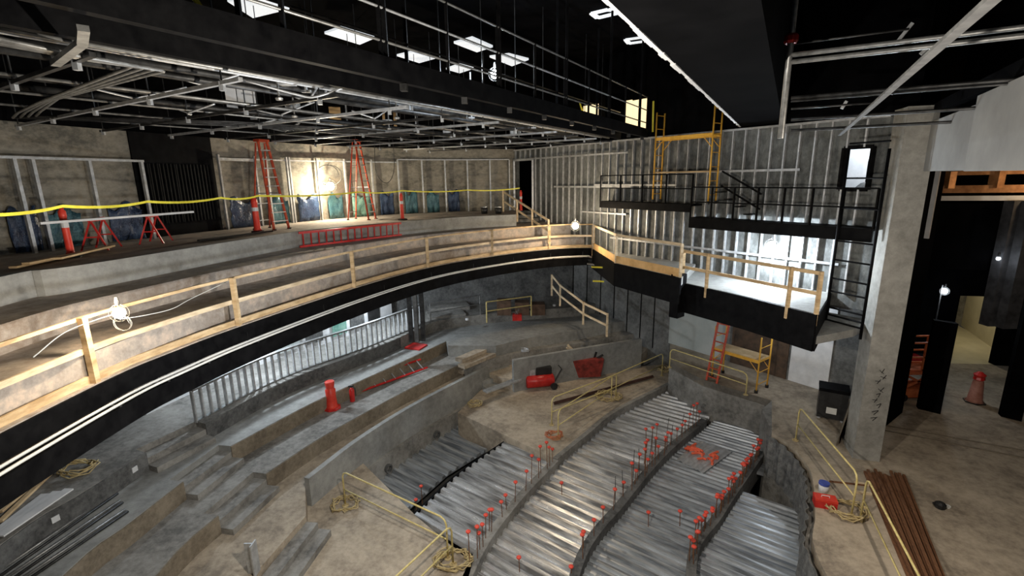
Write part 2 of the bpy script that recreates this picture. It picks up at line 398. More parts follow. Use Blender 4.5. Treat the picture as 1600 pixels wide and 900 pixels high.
# panels on the recessed lower wall
def lowpanel(x0, x1, m_): return MB().prism([WP(wtl(x0, 560), LWO+.06), WP(wtl(x1, 560), LWO+.06), WP(wtl(x1, 560), LWO+.01), WP(wtl(x0, 560), LWO+.01)], ZG+.01, 2.65), m_
M['brownp'] = mat('brown_panel', (.05, .035, .025), (.13, .08, .05), .8, scale=3)
tag(build('drywall_panel', *lowpanel(1044, 1132, 'drywall')), 'tall pale green drywall panel on the recessed wall left of the low scaffold', 'wall panel')
tag(build('wall_panel', *lowpanel(1142, 1232, 'brownp')), 'dark brown wall panel behind the low yellow scaffold', 'wall panel')
tag(build('drywall_panel', *lowpanel(1236, 1300, 'white')), 'tall pale panel on the recessed wall left of the concrete column', 'wall panel')
for k in range(9):
    p = WP(wtl(900+k*17, 520), LWO+.03); 
jn = MB()
for k in range(7): p = WP(wtl(895+k*21, 520), LWO+.02); jn.bar((*p, -1.2), (*p, 2.6), .03, .04)
struct('trim_lower_wall_joints', jn, 'black_steel')
lamp('recess_light', (*WP(wtl(1262, 560)-.3, LWO+1.3), 2.4), 45, COOL, .08)

# ================================================================ LOWER TERRACES
def stair_edges(pts, z):                     # pixel polyline to world
    return [P2(x, y, z) for x, y in pts]
def inset(a, b, d, away):                    # shift a-b segment by d towards 'away'
    a = Vector(a); b = Vector(b); n = Vector((-(b-a).y, (b-a).x)).normalized()
    if (Vector(away)-a).dot(n) < 0: n = -n
    return tuple(a+n*d), tuple(b+n*d)
LB = [(-15, 1), (-15, 3)]
# each edge: near part, notch ends, far part
def terrace(n, z, dz, near, nA, nB, far, tail, mt, depth=.38, tread_mt='conc'):
    near = [P2(x, y, z) for x, y in near]; A = P2(*nA, z); Bq = P2(*nB, z); far = [P2(x, y, z) for x, y in far]
    A2, B2_ = inset(A, Bq, depth, (-20, 12))
    e0 = Vector(near[0]); e1_ = Vector(near[1] if len(near) > 1 else A); dd_ = (e0-e1_).normalized()
    nearS = smooth2(spline([tuple(e0+Vector((.12, -1))*6)]+near+[A], 4), 1)
    farS = smooth2(spline([Bq]+far, 5), 1)
    poly = nearS+[A2, B2_]+farS+tail+backL
    struct('floor_terrace_'+n, MB().prism(poly, z-dz, z), mt)
    # two loose-formed step blocks in the notch
    a, b = Vector(A), Vector(Bq)
    o1, o2 = inset(A, Bq, -depth*.95, (-20, 12))
    st = MB().prism([A2, B2_, Bq, A], z-dz, z-dz*.34).prism([A, Bq, o2, o1], z-dz, z-dz*.68)
    tag(build('floor_steps_'+n, st, tread_mt), kind='structure')
    return nearS, farS
backL = [(p[0]*.999, p[1]*.999) for p in backLow[::-1]]
dz = .5
nA_, fA_ = terrace('upper', ZA, .5, [(0, 850), (115, 778)], (227, 707), (320, 662), [(445, 595), (575, 547), (650, 516), (690, 500), (800, 487), (900, 480)], [WL(wtl(930, 478))], 'conc')
nB_, fB_ = terrace('middle', ZB, .5, [(95, 900), (190, 826)], (285, 752), (360, 697), [(490, 628), (600, 578), (697, 533)], [P2(700, 540, ZB), P2(775, 540, ZB), P2(830, 527, ZB), P2(900, 516, ZB), P2(955, 505, ZB)]+[WL(wtl(975, 502))], 'conc_smooth')
nC_, fC_ = terrace('lower', ZC, .5, [(240, 900)], (340, 805), (415, 740), [(490, 690), (560, 650), (640, 607), (722, 567)], [P2(726, 573, ZC), P2(800, 553, ZC), P2(900, 537, ZC), P2(975, 524, ZC)]+[WL(wtl(990, 522))], 'conc')
# tan cast faces of the risers
for n, l, z, m_ in (('middle', fB_, ZB, 'conc_tan'), ('lower', fC_, ZC, 'conc_tan'), ('upper', fA_[:14], ZA, 'conc_dark')):
    struct('wall_riser_face_'+n, MB().ribbon(l, z-.5, z-.015, -.03, 0), m_)
for n, l, z in (('middle', nB_, ZB), ('lower', nC_, ZC), ('upper', nA_, ZA)):
    struct('wall_riser_face_near_'+n, MB().ribbon(l, z-.5, z-.015, -.03, 0), 'conc_tan' if n != 'upper' else 'conc_dark')
# cross aisle behind the parapet (D level)
PZ = -.95
PAR = spline([P2(*p, PZ) for p in [(475, 746), (560, 682), (650, 627), (760, 571)]], 6)
PR2 = spline([P2(*p, -.4) for p in [(800, 561), (900, 544), (1000, 528)]], 4)
parb = [PAR[0]]+PAR
dEdge = [(-5.2, 3), P2(415, 893, ZD), P2(500, 800, ZD)]
nearD = [(-5.0, 4.0), (-5.2, 7.5), P2(395, 900, ZD), P2(478, 806, ZD)]
polyD = nearD+PAR+[P2(785, 590, ZD)]+PR2+[WL(wtl(1012, 540))]+backL
struct('floor_cross_aisle', MB().prism(polyD, ZS, ZD), 'conc_dusty')
struct('wall_parapet_left', MB().ribbon(PAR, -3.3, PZ, -.16, 0), 'conc_smooth')
struct('trim_parapet_ledge', MB().ribbon(offset(PAR, -.16)[3:], -3.3, -2.05, -.14, 0), 'conc')
struct('wall_parapet_right', MB().ribbon(PR2, ZS-.1, -.4, -.16, 0), 'conc_smooth')
# concrete steps at near end of the slab and far aisle
st = MB()
for i in range(2):
    a = Vector(P2(405, 893, ZD)); b = Vector(P2(476, 806, ZD)); d = (b-a).normalized(); n = Vector((d.y, -d.x))
    q = [a+n*.33*i, b+n*.33*i, b+n*.33*(i+1), a+n*.33*(i+1)]; q = [tuple(x) for x in q]
    st.prism(q, ZS, ZD-.167*(i+1))
tag(build('floor_steps_aisle_near', st, 'conc'), kind='structure')
st = MB()
a = Vector(P2(760, 612, ZS)); b = Vector(P2(810, 596, ZS)); d = (b-a).normalized(); n = Vector((-d.y, d.x))
for i in range(3):
    q = [a+n*.3*i, b+n*.3*i, b+n*.3*(i+1), a+n*.3*(i+1)]; st.prism([tuple(x) for x in q], ZS, ZS+.167*(i+1))
tag(build('floor_steps_far_aisle', st, 'conc_smooth'), kind='structure')
st = MB()
for k, (pa, pb, z) in enumerate((((722, 562), (762, 545), ZB-.17), ((726, 572), (775, 552), ZB-.34), ((722, 580), (768, 562), ZC-.2))):
    a = Vector(P2(*pa, z)); b = Vector(P2(*pb, z)); n = Vector((-(b-a).y, (b-a).x)).normalized()
    st.prism([tuple(x) for x in (a, b, b+n*.4, a+n*.4)], z-.15, z)
tag(build('floor_steps_terrace_aisle', st, 'conc_dusty'), kind='structure')
fl = MB()
for k in range(3):
    y0 = 470+k*13; z = .2+.0
    a = Vector(P2(672, y0, ZA+.35-.12*k)); b = Vector(P2(740-k*6, y0-6, ZA+.35-.12*k)); n = Vector((-(b-a).y, (b-a).x)).normalized()
    fl.prism([tuple(x) for x in (a, b, b+n*1.2, a+n*1.2)], ZA-.01, ZA+.35-.12*k)
tag(build('floor_steps_rear_aisle', fl, 'conc'), kind='structure')

# ================================================================ PIT
slabp = [P2(478, 806, ZS), P2(560, 748, ZS), P2(652, 808, ZS), P2(738, 878, ZS), (-1.3, 6), (-1.2, 2), (-5, 2), (-5, 7.5), P2(400, 900, ZS)]
slabp[1] = tuple(PAR[6]); slabp[0] = tuple(PAR[0])
slabp = [PAR[0]]+PAR[1:7]+[P2(652, 808, ZS), P2(738, 880, ZS), (-1.45, 6), (-1.3, 2), (-5, 2), (-5, 7.5), P2(400, 900, ZS)]
struct('floor_pit_side_slab', MB().prism(slabp, -3.3, ZS), 'conc_dusty')
PE = [P2(865, 716, ZS), P2(915, 676, ZS), P2(960, 641, ZS), P2(1045, 598, ZS)]
PES = spline(PE, 6)
platp = [P2(715, 645, ZS)]+PES+[P2(1044, 572, ZS), WL(wtl(1040, 556))]+PR2[::-1]+[P2(785, 592, ZS)]+[PAR[-1]]
struct('floor_platform', MB().prism(platp, -3.3, ZS), 'conc_dusty')
struct('trim_platform_curb', MB().ribbon(PES, ZS-.5, ZS+.03, -.14, .02), 'conc')
struct('floor_pit_bottom', MB().prism([(-6, 8), (-1, 1), (8, 1), (10.5, 9), (10, 16), (6, 21), (-2, 20)], -3.6, -3.3), 'conc_dark')
ZK = -2.12
def bcurve(pts, ext):                         # pixel curve at beam height extended towards the camera side
    L = [Vector(P2(x, y, ZS)) for x, y in pts]; d = (L[0]-L[1]).normalized()
    c = (L[0]-L[1]).normalized()
    return spline([tuple(L[0]+Vector(ext))]+[tuple(p) for p in L], 8)
BM1 = bcurve([(735, 890), (800, 790), (868, 718)], (-.85, -4.2))
BM2 = bcurve([(900, 890), (975, 780), (1040, 705), (1100, 655)], (-1.0, -4.4))
BM3 = bcurve([(1080, 890), (1125, 800), (1190, 705)], (-1.0, -4.4))
LIP = spline([(5.6, 3.5)]+[P2(*p, ZG) for p in [(1287, 890), (1274, 800), (1268, 740), (1240, 700), (1206, 676)]], 6)
COMPL = spline([P2(650, 806, ZK), P2(720, 742, ZK), P2(800, 686, ZK)], 8)
for nme, cv, lab in (('nearest', BM1, 0), ('middle', BM2, 0), ('right', BM3, 0)):
    struct('trim_pit_beam_'+nme, MB().ribbon(cv, ZK-.35, ZS, -.11, .11), 'conc_dark' if nme != 'nearest' else 'conc')
def resample(line, n):
    L = [Vector(p) for p in line]; acc = [0]
    for i in range(1, len(L)): acc.append(acc[-1]+(L[i]-L[i-1]).length)
    out = []
    for k in range(n+1):
        s = acc[-1]*k/n; i = 1
        while i < len(acc)-1 and acc[i] < s: i += 1
        f = (s-acc[i-1])/max(acc[i]-acc[i-1], 1e-6); out.append(L[i-1].lerp(L[i], f))
    return out
RD = Vector((.80, -.60)); RNn = Vector((.60, .80))       # rib direction and its normal
def isect(line, c, ext=3.0):
    L = [Vector(p[:2]) for p in line]
    L = [L[0]+(L[0]-L[1]).normalized()*ext]+L+[L[-1]+(L[-1]-L[-2]).normalized()*ext]
    for a, b in zip(L, L[1:]):
        fa, fb = a.dot(RNn)-c, b.dot(RNn)-c
        if fa*fb <= 0 and fa != fb: return a.lerp(b, fa/(fa-fb))
    return None
def deck(name, Lc, Rc, z, mt, label, pitch=.30, h=.095, c0=None, c1=None, ext=3.0):
    cs = [Vector(p[:2]).dot(RNn) for p in list(Lc)+list(Rc)]
    c0 = min(cs) if c0 is None else c0; c1 = max(cs) if c1 is None else c1
    prof = [(0, 0), (.12, 1), (.52, 1), (.64, 0)]; rows = []; k = 0
    while c0+k*pitch < c1:
        for f, hh in prof:
            c = c0+(k+f)*pitch; a, b = isect(Lc, c, ext), isect(Rc, c, ext)
            if a is not None and b is not None and (b-a).dot(RD) > .03: rows.append((a, b, z+h*hh))
        k += 1
    vs = []; fs = []; N = len(rows)
    for a, b, zz in rows: vs += [(a.x, a.y, zz), (b.x, b.y, zz)]
    for a, b, zz in rows: vs += [(a.x, a.y, z-.03), (b.x, b.y, z-.03)]
    o = 2*N
    for i in range(N-1):
        fs += [(2*i, 2*i+1, 2*i+3, 2*i+2), (o+2*i, o+2*i+2, o+2*i+3, o+2*i+1), (2*i, 2*i+2, o+2*i+2, o+2*i), (2*i+1, o+2*i+1, o+2*i+3, 2*i+3)]
    ob = build(name, MB().add(vs, fs), mt); return tag(ob, label, 'metal decking')
# ribs run across between neighbouring beams; match the skew by trimming the curve ends
def cut(line, a, b): L = resample(line, 60); return [tuple(p) for p in L[int(a*60):int(b*60)+1]]
B1r = offset(BM1, -.11); B2l = offset(BM2, .11); B2r = offset(BM2, -.11); B3l = offset(BM3, .11); B3r = offset(BM3, -.11)
inner1 = cut([tuple(p) for p in B1r]+[tuple(p) for p in offset(PES, -.14)[1:]], 0, 1)
B1L = offset(BM1, .11)
cc = lambda px_, py_: Vector(P2(px_, py_, ZK)).dot(RNn)
deck('corrugated_decking', [P2(560, 915, ZK)]+[tuple(p) for p in COMPL], B1L, ZK, 'deck', 'silver corrugated decking left of the nearest pit beam', c0=cc(655, 815), c1=cc(800, 684), ext=1.5)
deck('corrugated_decking', inner1, B2l, ZK, 'deck', 'bright silver corrugated decking in front of the raised concrete platform', c1=cc(1062, 620))
deck('corrugated_decking', B2r, B3l, ZK, 'deck_new', 'blue grey corrugated decking holding the spray painted sheets', h=.062, pitch=.2, c1=cc(1150, 668))
R4 = spline([(5.6, 3.0), (5.95, 6.0)]+[P2(*p, ZK) for p in [(1278, 890), (1272, 800), (1262, 760)]], 6)
deck('corrugated_decking', B3r, R4, ZK, 'deck_new', 'blue grey corrugated decking right of the red capped beam', h=.062, pitch=.2, c1=cc(1190, 778))
D0 = [tuple(p) for p in offset(PAR, -.31)[5:]]
deck('corrugated_decking', D0, [P2(628, 806, -2.75), P2(700, 742, -2.75), P2(760, 705, -2.75), P2(792, 690, -2.75)], -2.75, 'deck_new', 'dark sunken corrugated decking beside the curved parapet wall', pitch=.34, c1=Vector(P2(740, 662, -2.5)).dot(RNn))
struct('trim_pit_step_face', MB().ribbon([tuple(p) for p in COMPL], -3.2, ZK+.05, .02, .10), 'black_steel')
# end patch of decking under the hole
pt = MB().prism([P2(1165, 725, ZK), P2(1190, 700, ZK), P2(1250, 740, ZK), P2(1245, 757, ZK), P2(1180, 738, ZK)], ZK-.05, ZK+.02)
tag(build('steel_cover_plate', pt, 'deck_new'), 'grey steel plate bridging the pit corner above the dark hole', 'plate')
# pit right wall + stage
RW = [P2(1046, 566, ZG), P2(1100, 594, ZG), P2(1206, 626, ZG)]
struct('wall_pit_right', MB().ribbon(RW, -3.3, ZG, -.0, .0+.25).prism([P2(1206, 626, ZG), P2(1212, 640, ZG), P2(1226, 660, ZG), P2(1206, 675, ZG), P2(1190, 640, ZG)], -3.3, ZG), 'conc')
lipo = [(p[0], p[1]) for p in LIP]
stage = lipo+[P2(1212, 640, ZG)]+RW[::-1]+[WP(wt(1046, 566), .02), WP(TW, .02), (9.9, 12.4), (9.9, 19.9), (34, 19.9), (34, 1), (5.0, 1)]
stage = lipo+[RW[2], RW[1], RW[0], WL(wtl(1046, 556)), WL(TW), (13.2, 19.8), (34, 19.8), (34, .8), (4.8, .8)]
struct('floor_stage', MB().prism(stage, -.95, ZG), 'conc_dusty')
struct('wall_stage_lip', MB().ribbon(lipo, -3.3, -.95, -.1, .12), 'conc')
# insulation/plastic skirt down the lip
sk = MB(); L = resample(lipo, 90)
vs = []; fs = []
for i, p in enumerate(L):
    a = L[max(i-1, 0)]; b = L[min(i+1, len(L)-1)]; d = (b-a).normalized(); n = Vector((-d.y, d.x))
    if n.x > 0: n = -n
    for j in range(4):
        off = .15+.04*math.sin(i*1.7+j)+.03*random.random(); q = p+n*off; vs.append((q.x, q.y, ZG-.05-j*.42))
for i in range(90):
    for j in range(3): fs.append((i*4+j, i*4+j+1, i*4+j+5, i*4+j+4))
sk.add(vs, fs)
o = build('protective_skirt', sk, mat('grey_membrane', (.06, .06, .06), (.22, .22, .21), .6, scale=6, bump=.6), recalc=True)
md = o.modifiers.new('s', 'SOLIDIFY'); md.thickness = .015
tag(o, 'wrinkled grey membrane hanging down the curved stage edge into the pit', 'membrane')

# ================================================================ STAGE HOUSE
cA = Vector(P2(1332, 716, ZG)); cB = Vector(P2(1374, 722, ZG))
d = (cB-cA).normalized(); n = Vector((-d.y, d.x)); n = n if n.dot(cA) > 0 else -n
col = [tuple(cA), tuple(cB), tuple(cB+n*.55), tuple(cA+n*.75)]
struct('wall_column', MB().prism(col, ZG, 8.3), mat('grey_concrete_column', (.20, .195, .175), (.36, .35, .32), .8, scale=.7, bump=.3, detail=9), label='grey concrete proscenium column')
# scribbled marks on the column
mk = MB(); cd = d
for k in range(9):
    z = 1.9-.17*k+random.uniform(-.03, .03); a = cA+cd*(.28+.06*math.sin(k*2.3)); b = a+cd*random.uniform(.08, .2)
    mk.bar((a.x-n.x*.004, a.y-n.y*.004, z), (b.x-n.x*.004, b.y-n.y*.004, z+random.uniform(-.1, .1)), .02, .012)
    mk.bar((b.x-n.x*.004, b.y-n.y*.004, z+.05), (a.x-n.x*.004+cd.x*.05, a.y-n.y*.004+cd.y*.05, z-.07), .02, .012)
tag(build('marker_scribble', mk, 'rubber'), 'black marker scribbles on the grey concrete column', 'marking')
# black stage house walls
struct('wall_stage_back', MB().prism([(12.9, 19.1), (17.55, 18.2), (17.55, 18.5), (12.9, 19.4)], ZG, 11.45), 'black')
dl = P2(1490, 566, ZG); dr = P2(1540, 570, ZG)
bwl = lambda x: 19.6-(x-10.2)*.19
xa, xb = 17.7, 19.2
struct('wall_stage_back_right', MB().prism([(xb, bwl(xb)), (34, 15), (34, 15.3), (xb, bwl(xb)+.3)], ZG, 11.45), 'black')
struct('wall_stage_back_header', MB().prism([(17.55, 18.2), (xb, bwl(xb)), (xb, bwl(xb)+.3), (17.55, 18.5)], 2.1, 11.45), 'black')
struct('wall_stage_right', MB().prism([(34, .8), (34.2, .8), (34.2, 15.2), (34, 15.2)], ZG, 11.45), 'black')
struct('wall_stage_left', MB().prism([WP(TW, .0), WP(TW, -3.2), (12.8, 19.6), (13.0, 19.5), WP(TW+.2, -3.2), WP(TW+.2, .0)], ZG, 11.45), 'black')
struct('floor_far_room', MB().prism([(17.3, 18.2), (20.8, 17.8), (22.4, 23), (18.3, 23)], ZG-.1, ZG+.005), 'yellowwall')
struct('wall_far_room', MB().prism([(17.5, 23), (24, 23), (24, 23.2), (17.5, 23.2)], ZG, 4), 'conc').name
struct('wall_far_room_side', MB().prism([(20.2, 18.2), (20.9, 18.2), (23.2, 23), (22.5, 23)], ZG, 4), 'yellowwall')
lamp('far_room_light', (19.6, 20.6, 2.6), 60, (1, .9, .65), .1)
fs_ = empty('far_room_stand', (19.6, 21.3, ZG), 'dark folding stand inside the cream lit room beyond the stage', 'stand')
build('post', MB().bar((19.6, 21.3, ZG), (19.6, 21.3, 1.6), .12, .12), 'rubber', fs_)
build('brace', MB().bar((19.6, 21.3, ZG+.9), (20.3, 21.1, ZG), .05, .05), 'dark_pipe', fs_)
build('head', MB().box(19.3, 21.1, 1.6, 19.9, 21.5, 1.8), 'rubber', fs_)
# ceiling and black bulkhead
struct('ceiling', MB().prism([(-18, -1), (36, -1), (36, 28), (-18, 28)], 11.5, 11.7), 'black')
a0 = Vector(P2(950, 0, 8.3)); a1 = Vector(P2(1168, 207, 8.32)); ad = (a1-a0).normalized(); an = Vector((ad.y, -ad.x))
s0 = a0-ad*5; s1 = a0+ad*((W0.xy-a0).dot(WN.xy)/ad.dot(WN.xy)-.02) if False else a1
# stop at the side wall
tt = (W0.xy-a0).dot(WN.xy)/ad.dot(WN.xy); s1 = a0+ad*(tt-.05)
tt2 = (W0.xy-(a0+an*1.15)).dot(WN.xy)/ad.dot(WN.xy); s2 = a0+an*1.15+ad*(tt2-.05)
struct('ceiling_bulkhead', MB().prism([tuple(s0), tuple(s1), tuple(s2), tuple(s0+an*1.15)], 8.3, 11.5), 'black')
ed = MB(); q = s0.copy(); L = (s1-s0).length; k = 0
while k < L-.1:
    l = random.uniform(.12, .4); wv = random.uniform(.01, .045)
    a = s0+ad*k; b = s0+ad*min(k+l, L); ed.bar((a.x-an.x*.02, a.y-an.y*.02, 8.31), (b.x-an.x*.02, b.y-an.y*.02, 8.31), .03+wv, wv*1.2+.01); k += l*1.02
tag(build('bulkhead_edge_bead', ed, 'white'), 'ragged white plaster edge running along the black bulkhead', 'edge bead')
# gray proscenium beam
g3 = atd(1441, 196, 15.9); ga = g3.xy.copy(); gtop = g3.z; gd = Vector((.5, .866))
gl = atd(1437, 268, ga.length); gz = gl.z
e0 = ga-gd*7.5; gn = Vector((.866, -.5))
struct('wall_proscenium_beam', MB().prism([tuple(ga), tuple(e0), tuple(e0+gn*.9), tuple(ga+gn*.9)], gz, gtop), 'greybox')
struct('wall_proscenium_beam_drop', MB().prism([tuple(ga-gd*4.3-gn*.04), tuple(e0-gn*.06), tuple(e0+gn*.95), tuple(ga-gd*4.3+gn*.95)], gz-.02, gtop+.12), 'greybox')
struct('ceiling_proscenium_black', MB().prism([tuple(ga+gd*1.5), tuple(e0), tuple(e0+gn*12), tuple(ga+gd*1.5+gn*3)], gtop+.2, gtop+.4), 'black')
# fly gallery of copper coloured beams beyond
fg = empty('fly_gallery', (20, 16.5, 6), 'copper coloured gallery beams lit from within beyond the proscenium', 'gallery')
g0 = atd(1446, 292, 20); g1 = atd(1600, 290, 20.5); gdr = (g1-g0).normalized()
g1 = g0+gdr*9
build('lower_beam', MB().bar(g0+Vector((0, 0, -.35)), g1+Vector((0, 0, -.35)), .25, .14), 'white', fg)
build('middle_beam', MB().bar(g0+Vector((0, 0, -.08)), g1+Vector((0, 0, -.08)), .3, .22), 'copper', fg)
build('upper_beam', MB().bar(g0+Vector((0, 0, .4)), g1+Vector((0, 0, .4)), .25, .14), 'copper', fg)
for f in (.05, .17, .42, .62, .85): p = g0.lerp(g1, f); build('bracket', MB().bar(p+Vector((0, -.1, -.05)), p+Vector((0, -.1, .45)), .3, .2), 'copper', fg)
lamp('gallery_light', g0.lerp(g1, .3)+Vector((-.5, -1.2, .1)), 40, (1, .7, .4), .1)
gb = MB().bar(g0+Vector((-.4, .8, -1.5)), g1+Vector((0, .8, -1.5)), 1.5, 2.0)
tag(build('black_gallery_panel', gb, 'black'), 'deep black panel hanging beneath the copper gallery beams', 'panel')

# ================================================================ RAILINGS
def rail_posts_wood():
    pass
rl = empty('timber_guardrail', (-5, 14, ZF), 'long curved timber guardrail along the balcony front edge', 'guardrail')
# parameters along FRS by pixel column
def near_idx(px):
    best = min(range(len(FRD)), key=lambda i: abs(pxcol(FRD[i], ZF)-px)); return best
def pxcol(p, z):
    v = Vector((p[0], p[1], z-CH)); return 800+F*v.dot(_r)/max(v.dot(_fw), .01)
FRD = [tuple(p) for p in resample(FRS, 400)]
ins = offset(FRD, .05)
posts_px = [-250, 153, 375, 555, 671, 770, 860, 936]
pi = [near_idx(x) for x in posts_px]
for i in pi:
    a = ins[i]; build('post', MB().bar((*a, ZF-.35), (*a, ZF+1.05), .09, .09), 'wood', rl)
def board(name, i0, i1, z, h, t, mt='wood', sag=0):
    mb = MB(); K = max(1, (i1-i0)//12); idx = [i0+(i1-i0)*k//K for k in range(K+1)]
    mb.ribbon([ins[j] for j in idx], z-h/2, z+h/2, .045, .045+t); build(name, mb, mt, rl)
for a, b in zip(pi, pi[1:]):
    board('top_rail', a, b, ZF+1.02, .055, .04, 'wood'); board('mid_rail', a, b, ZF+.52, .09, .04, 'wood_pale')
    board('toe_board', a, b, ZF+.06, .12, .04, 'wood')
def straight_rail(name, label, pts, zs, mt='wood_pale', cat='guardrail', r=None, group=None, h=1.05):
    """timber rail following 3D base points"""
    root = empty(name, pts[0], label, cat, group)
    for p in pts: build('post', MB().bar(p, Vector(p)+Vector((0, 0, h)), .08, .08), mt, root)
    for k, z in enumerate(zs):
        for a, b in zip(pts, pts[1:]):
            build('top_rail' if k == 0 else ('mid_rail' if k == 1 else 'toe_board'), MB().bar(Vector(a)+Vector((0, 0, z)), Vector(b)+Vector((0, 0, z)), .04, .09), mt, root)
    return root
s1_ = [Vector((*WP(1.0+i*1.15, 1.5), ZL-.0-i*.40)) for i in range(4)]
straight_rail('timber_stair_rail', 'sloping timber handrail descending from the landing door along the side wall', s1_, (1.0, .55))
s2_ = [Vector((*B1[0], 3.75)), Vector((*Vector(B1[0]).lerp(Vector(B1[1]), .5), 3.75)), Vector((*B1[1], 3.75))]
s2_ = [Vector((p.x, p.y, p.z)) for p in s2_]
b1p = [Vector((*B1[1], 3.75)), Vector((*Vector(B1[1]).lerp(Vector(B1[2]), .98), 3.75))]
bb = empty('timber_box_rail', b1p[0], 'timber guardrail with wide orange toe board on the box nearest the balcony', 'guardrail')
for p in [s2_[0]]+b1p: build('post', MB().bar(p, p+Vector((0, 0, 1.05)), .08, .08), 'wood_pale', bb)
for a, b in ((s2_[0], b1p[0]), (b1p[0], b1p[1])):
    build('top_rail', MB().bar(a+Vector((0, 0, 1.02)), b+Vector((0, 0, 1.02)), .04, .09), 'wood_pale', bb)
    build('toe_board', MB().bar(a+Vector((0, 0, .14)), b+Vector((0, 0, .14)), .04, .26), 'ply', bb)
b2p = [Vector((*B2[0], 3.5)), Vector((*Vector(B2[0]).lerp(Vector(B2[2]), .22), 3.5)), Vector((*Vector(B2[0]).lerp(Vector(B2[2]), .82), 3.5)), Vector((*Vector(B2[0]).lerp(Vector(B2[2]), .99), 3.5))]
rb = empty('timber_box_rail', b2p[0], 'brown timber guardrail around the box beside the concrete column', 'guardrail')
for p in b2p: build('post', MB().bar(p-Vector((0, 0, .3)), p+Vector((0, 0, 1.05)), .08, .08), 'wood', rb)
for z in (1.0, .5): build('top_rail' if z == 1 else 'mid_rail', MB().bar(b2p[0]+Vector((0, 0, z)), b2p[-1]+Vector((0, 0, z)), .04, .09), 'wood', rb)
# lower hall handrail along the side wall
lo = [Vector((*WP(2.6, .9), 1.0)), Vector((*WP(3.5, .9), .7)), Vector((*WP(5.1, .9), -.1)), Vector((*WP(6.4, .9), -.75))]
lo = [atd(862, 462, 22.6), atd(875, 478, 22.3), atd(911, 507, 21.2), atd(948, 526, 20.4)]
straight_rail('timber_hand_rail', 'sloping timber handrail at the right of the lower terraces under the balcony', lo, (1.0, .5))
# steel yellow-painted pipe rails
def pipe_rail(label, pts, z, h=1.05, r=.022, group=None, closed_end=True, base=None):
    root = empty('pipe_guardrail', (pts[0][0], pts[0][1], z), label, 'guardrail', group)
    P = [Vector((p[0], p[1], z)) for p in pts]
    top = []
    for i, p in enumerate(P):
        top.append(p+Vector((0, 0, h)))
    a, b = top[0], top[-1]; da = (top[1]-a).normalized(); db = (top[-2]-b).normalized()
    path = [P[0], a-Vector((0, 0, .16)), a+da*.05-Vector((0, 0, .05)), a+da*.16]+top[1:-1]+[b+db*.16, b+db*.05-Vector((0, 0, .05)), b-Vector((0, 0, .16)), P[-1]]
    build('top_rail', MB().tube(path, r, 8), 'yellow', root, smooth=True)
    build('mid_rail', MB().tube([p+Vector((0, 0, h*.48)) for p in P], r*.85, 8), 'yellow', root, smooth=True)
    for p in P[1:-1]: build('post', MB().tube([p, p+Vector((0, 0, h))], r, 8), 'yellow', root, smooth=True)
    for p in P: build('base_plate', MB().lathe(p, [(.09, 0), (.09, .015), (.04, .02), (.04, .06)], 10), 'rope', root)
    return root
pipe_rail('yellow pipe guardrail on the pit slab beside the end of the curved parapet', [P2(540, 790, ZS), P2(700, 872, ZS)], ZS)
pipe_rail('yellow pipe guardrail leaving the slab corner towards the bottom edge', [P2(708, 882, ZS), (-2.55, 7.6)], ZS)
pipe_rail('yellow pipe guardrail along the left edge of the raised platform', [P2(862, 664, ZS), P2(955, 626, ZS), P2(1034, 587, ZS)], ZS)
pipe_rail('second yellow pipe guardrail crossing the platform behind the pit edge', [P2(872, 686, ZS), P2(962, 622, ZS)], ZS)
pipe_rail('yellow pipe guardrail on top of the right pit wall', [P2(1046, 574, ZG), P2(1165, 617, ZG)], ZG, h=.8)
pipe_rail('yellow pipe guardrail on the stage edge beside the leaning sheets', [P2(1243, 688, ZG), P2(1330, 806, ZG)], ZG)
pipe_rail('yellow pipe guardrail on the stage edge beside the rusty bars', [P2(1344, 812, ZG), (6.45, 6.2), (5.9, 4.2)], ZG)

# coiled hoses
def coil(label, c, r, turns, seed, mt='rope'):
    rnd = random.Random(seed); pts = []
    for k in range(turns*14):
        a = k/14*2*math.pi; rr = r*(.6+.4*rnd.random()); pts.append((c[0]+rr*math.cos(a)*1.15, c[1]+rr*math.sin(a)*.9, c[2]+.03+.15*rnd.random()))
    o = build('coiled_hose', MB().tube(pts, .016, 6), mt, smooth=True); return tag(o, label, 'hose')
coil('tangled tan hose coiled at the foot of the slab guardrail', at(540, 792, ZS), .38, 5, 1)
coil('tangled hose heap around the posts at the bottom slab corner', at(708, 880, ZS), .42, 7, 2)
coil('small coil of tan hose on the platform behind the parapet end', at(742, 634, ZS), .28, 4, 3)
coil('tangled hose heap at the middle post of the platform guardrail', at(950, 622, ZS), .5, 6, 4)
coil('orange hose coil on the platform corner above the nearest beam', at(866, 684, ZS), .28, 5, 5, mat('orange_hose', (.45, .12, .05), (.6, .25, .12), .6, scale=5))
coil('tangled tan hose on the stage floor around the guardrail foot', at(1322, 802, ZG), .42, 6, 6)
coil('hose coil at the far tip of the raised platform', at(1038, 580, ZS), .28, 4, 7)
coil('dark tangled hose lying left of the conduits on the upper terrace', at(122, 736, ZA), .4, 5, 8)

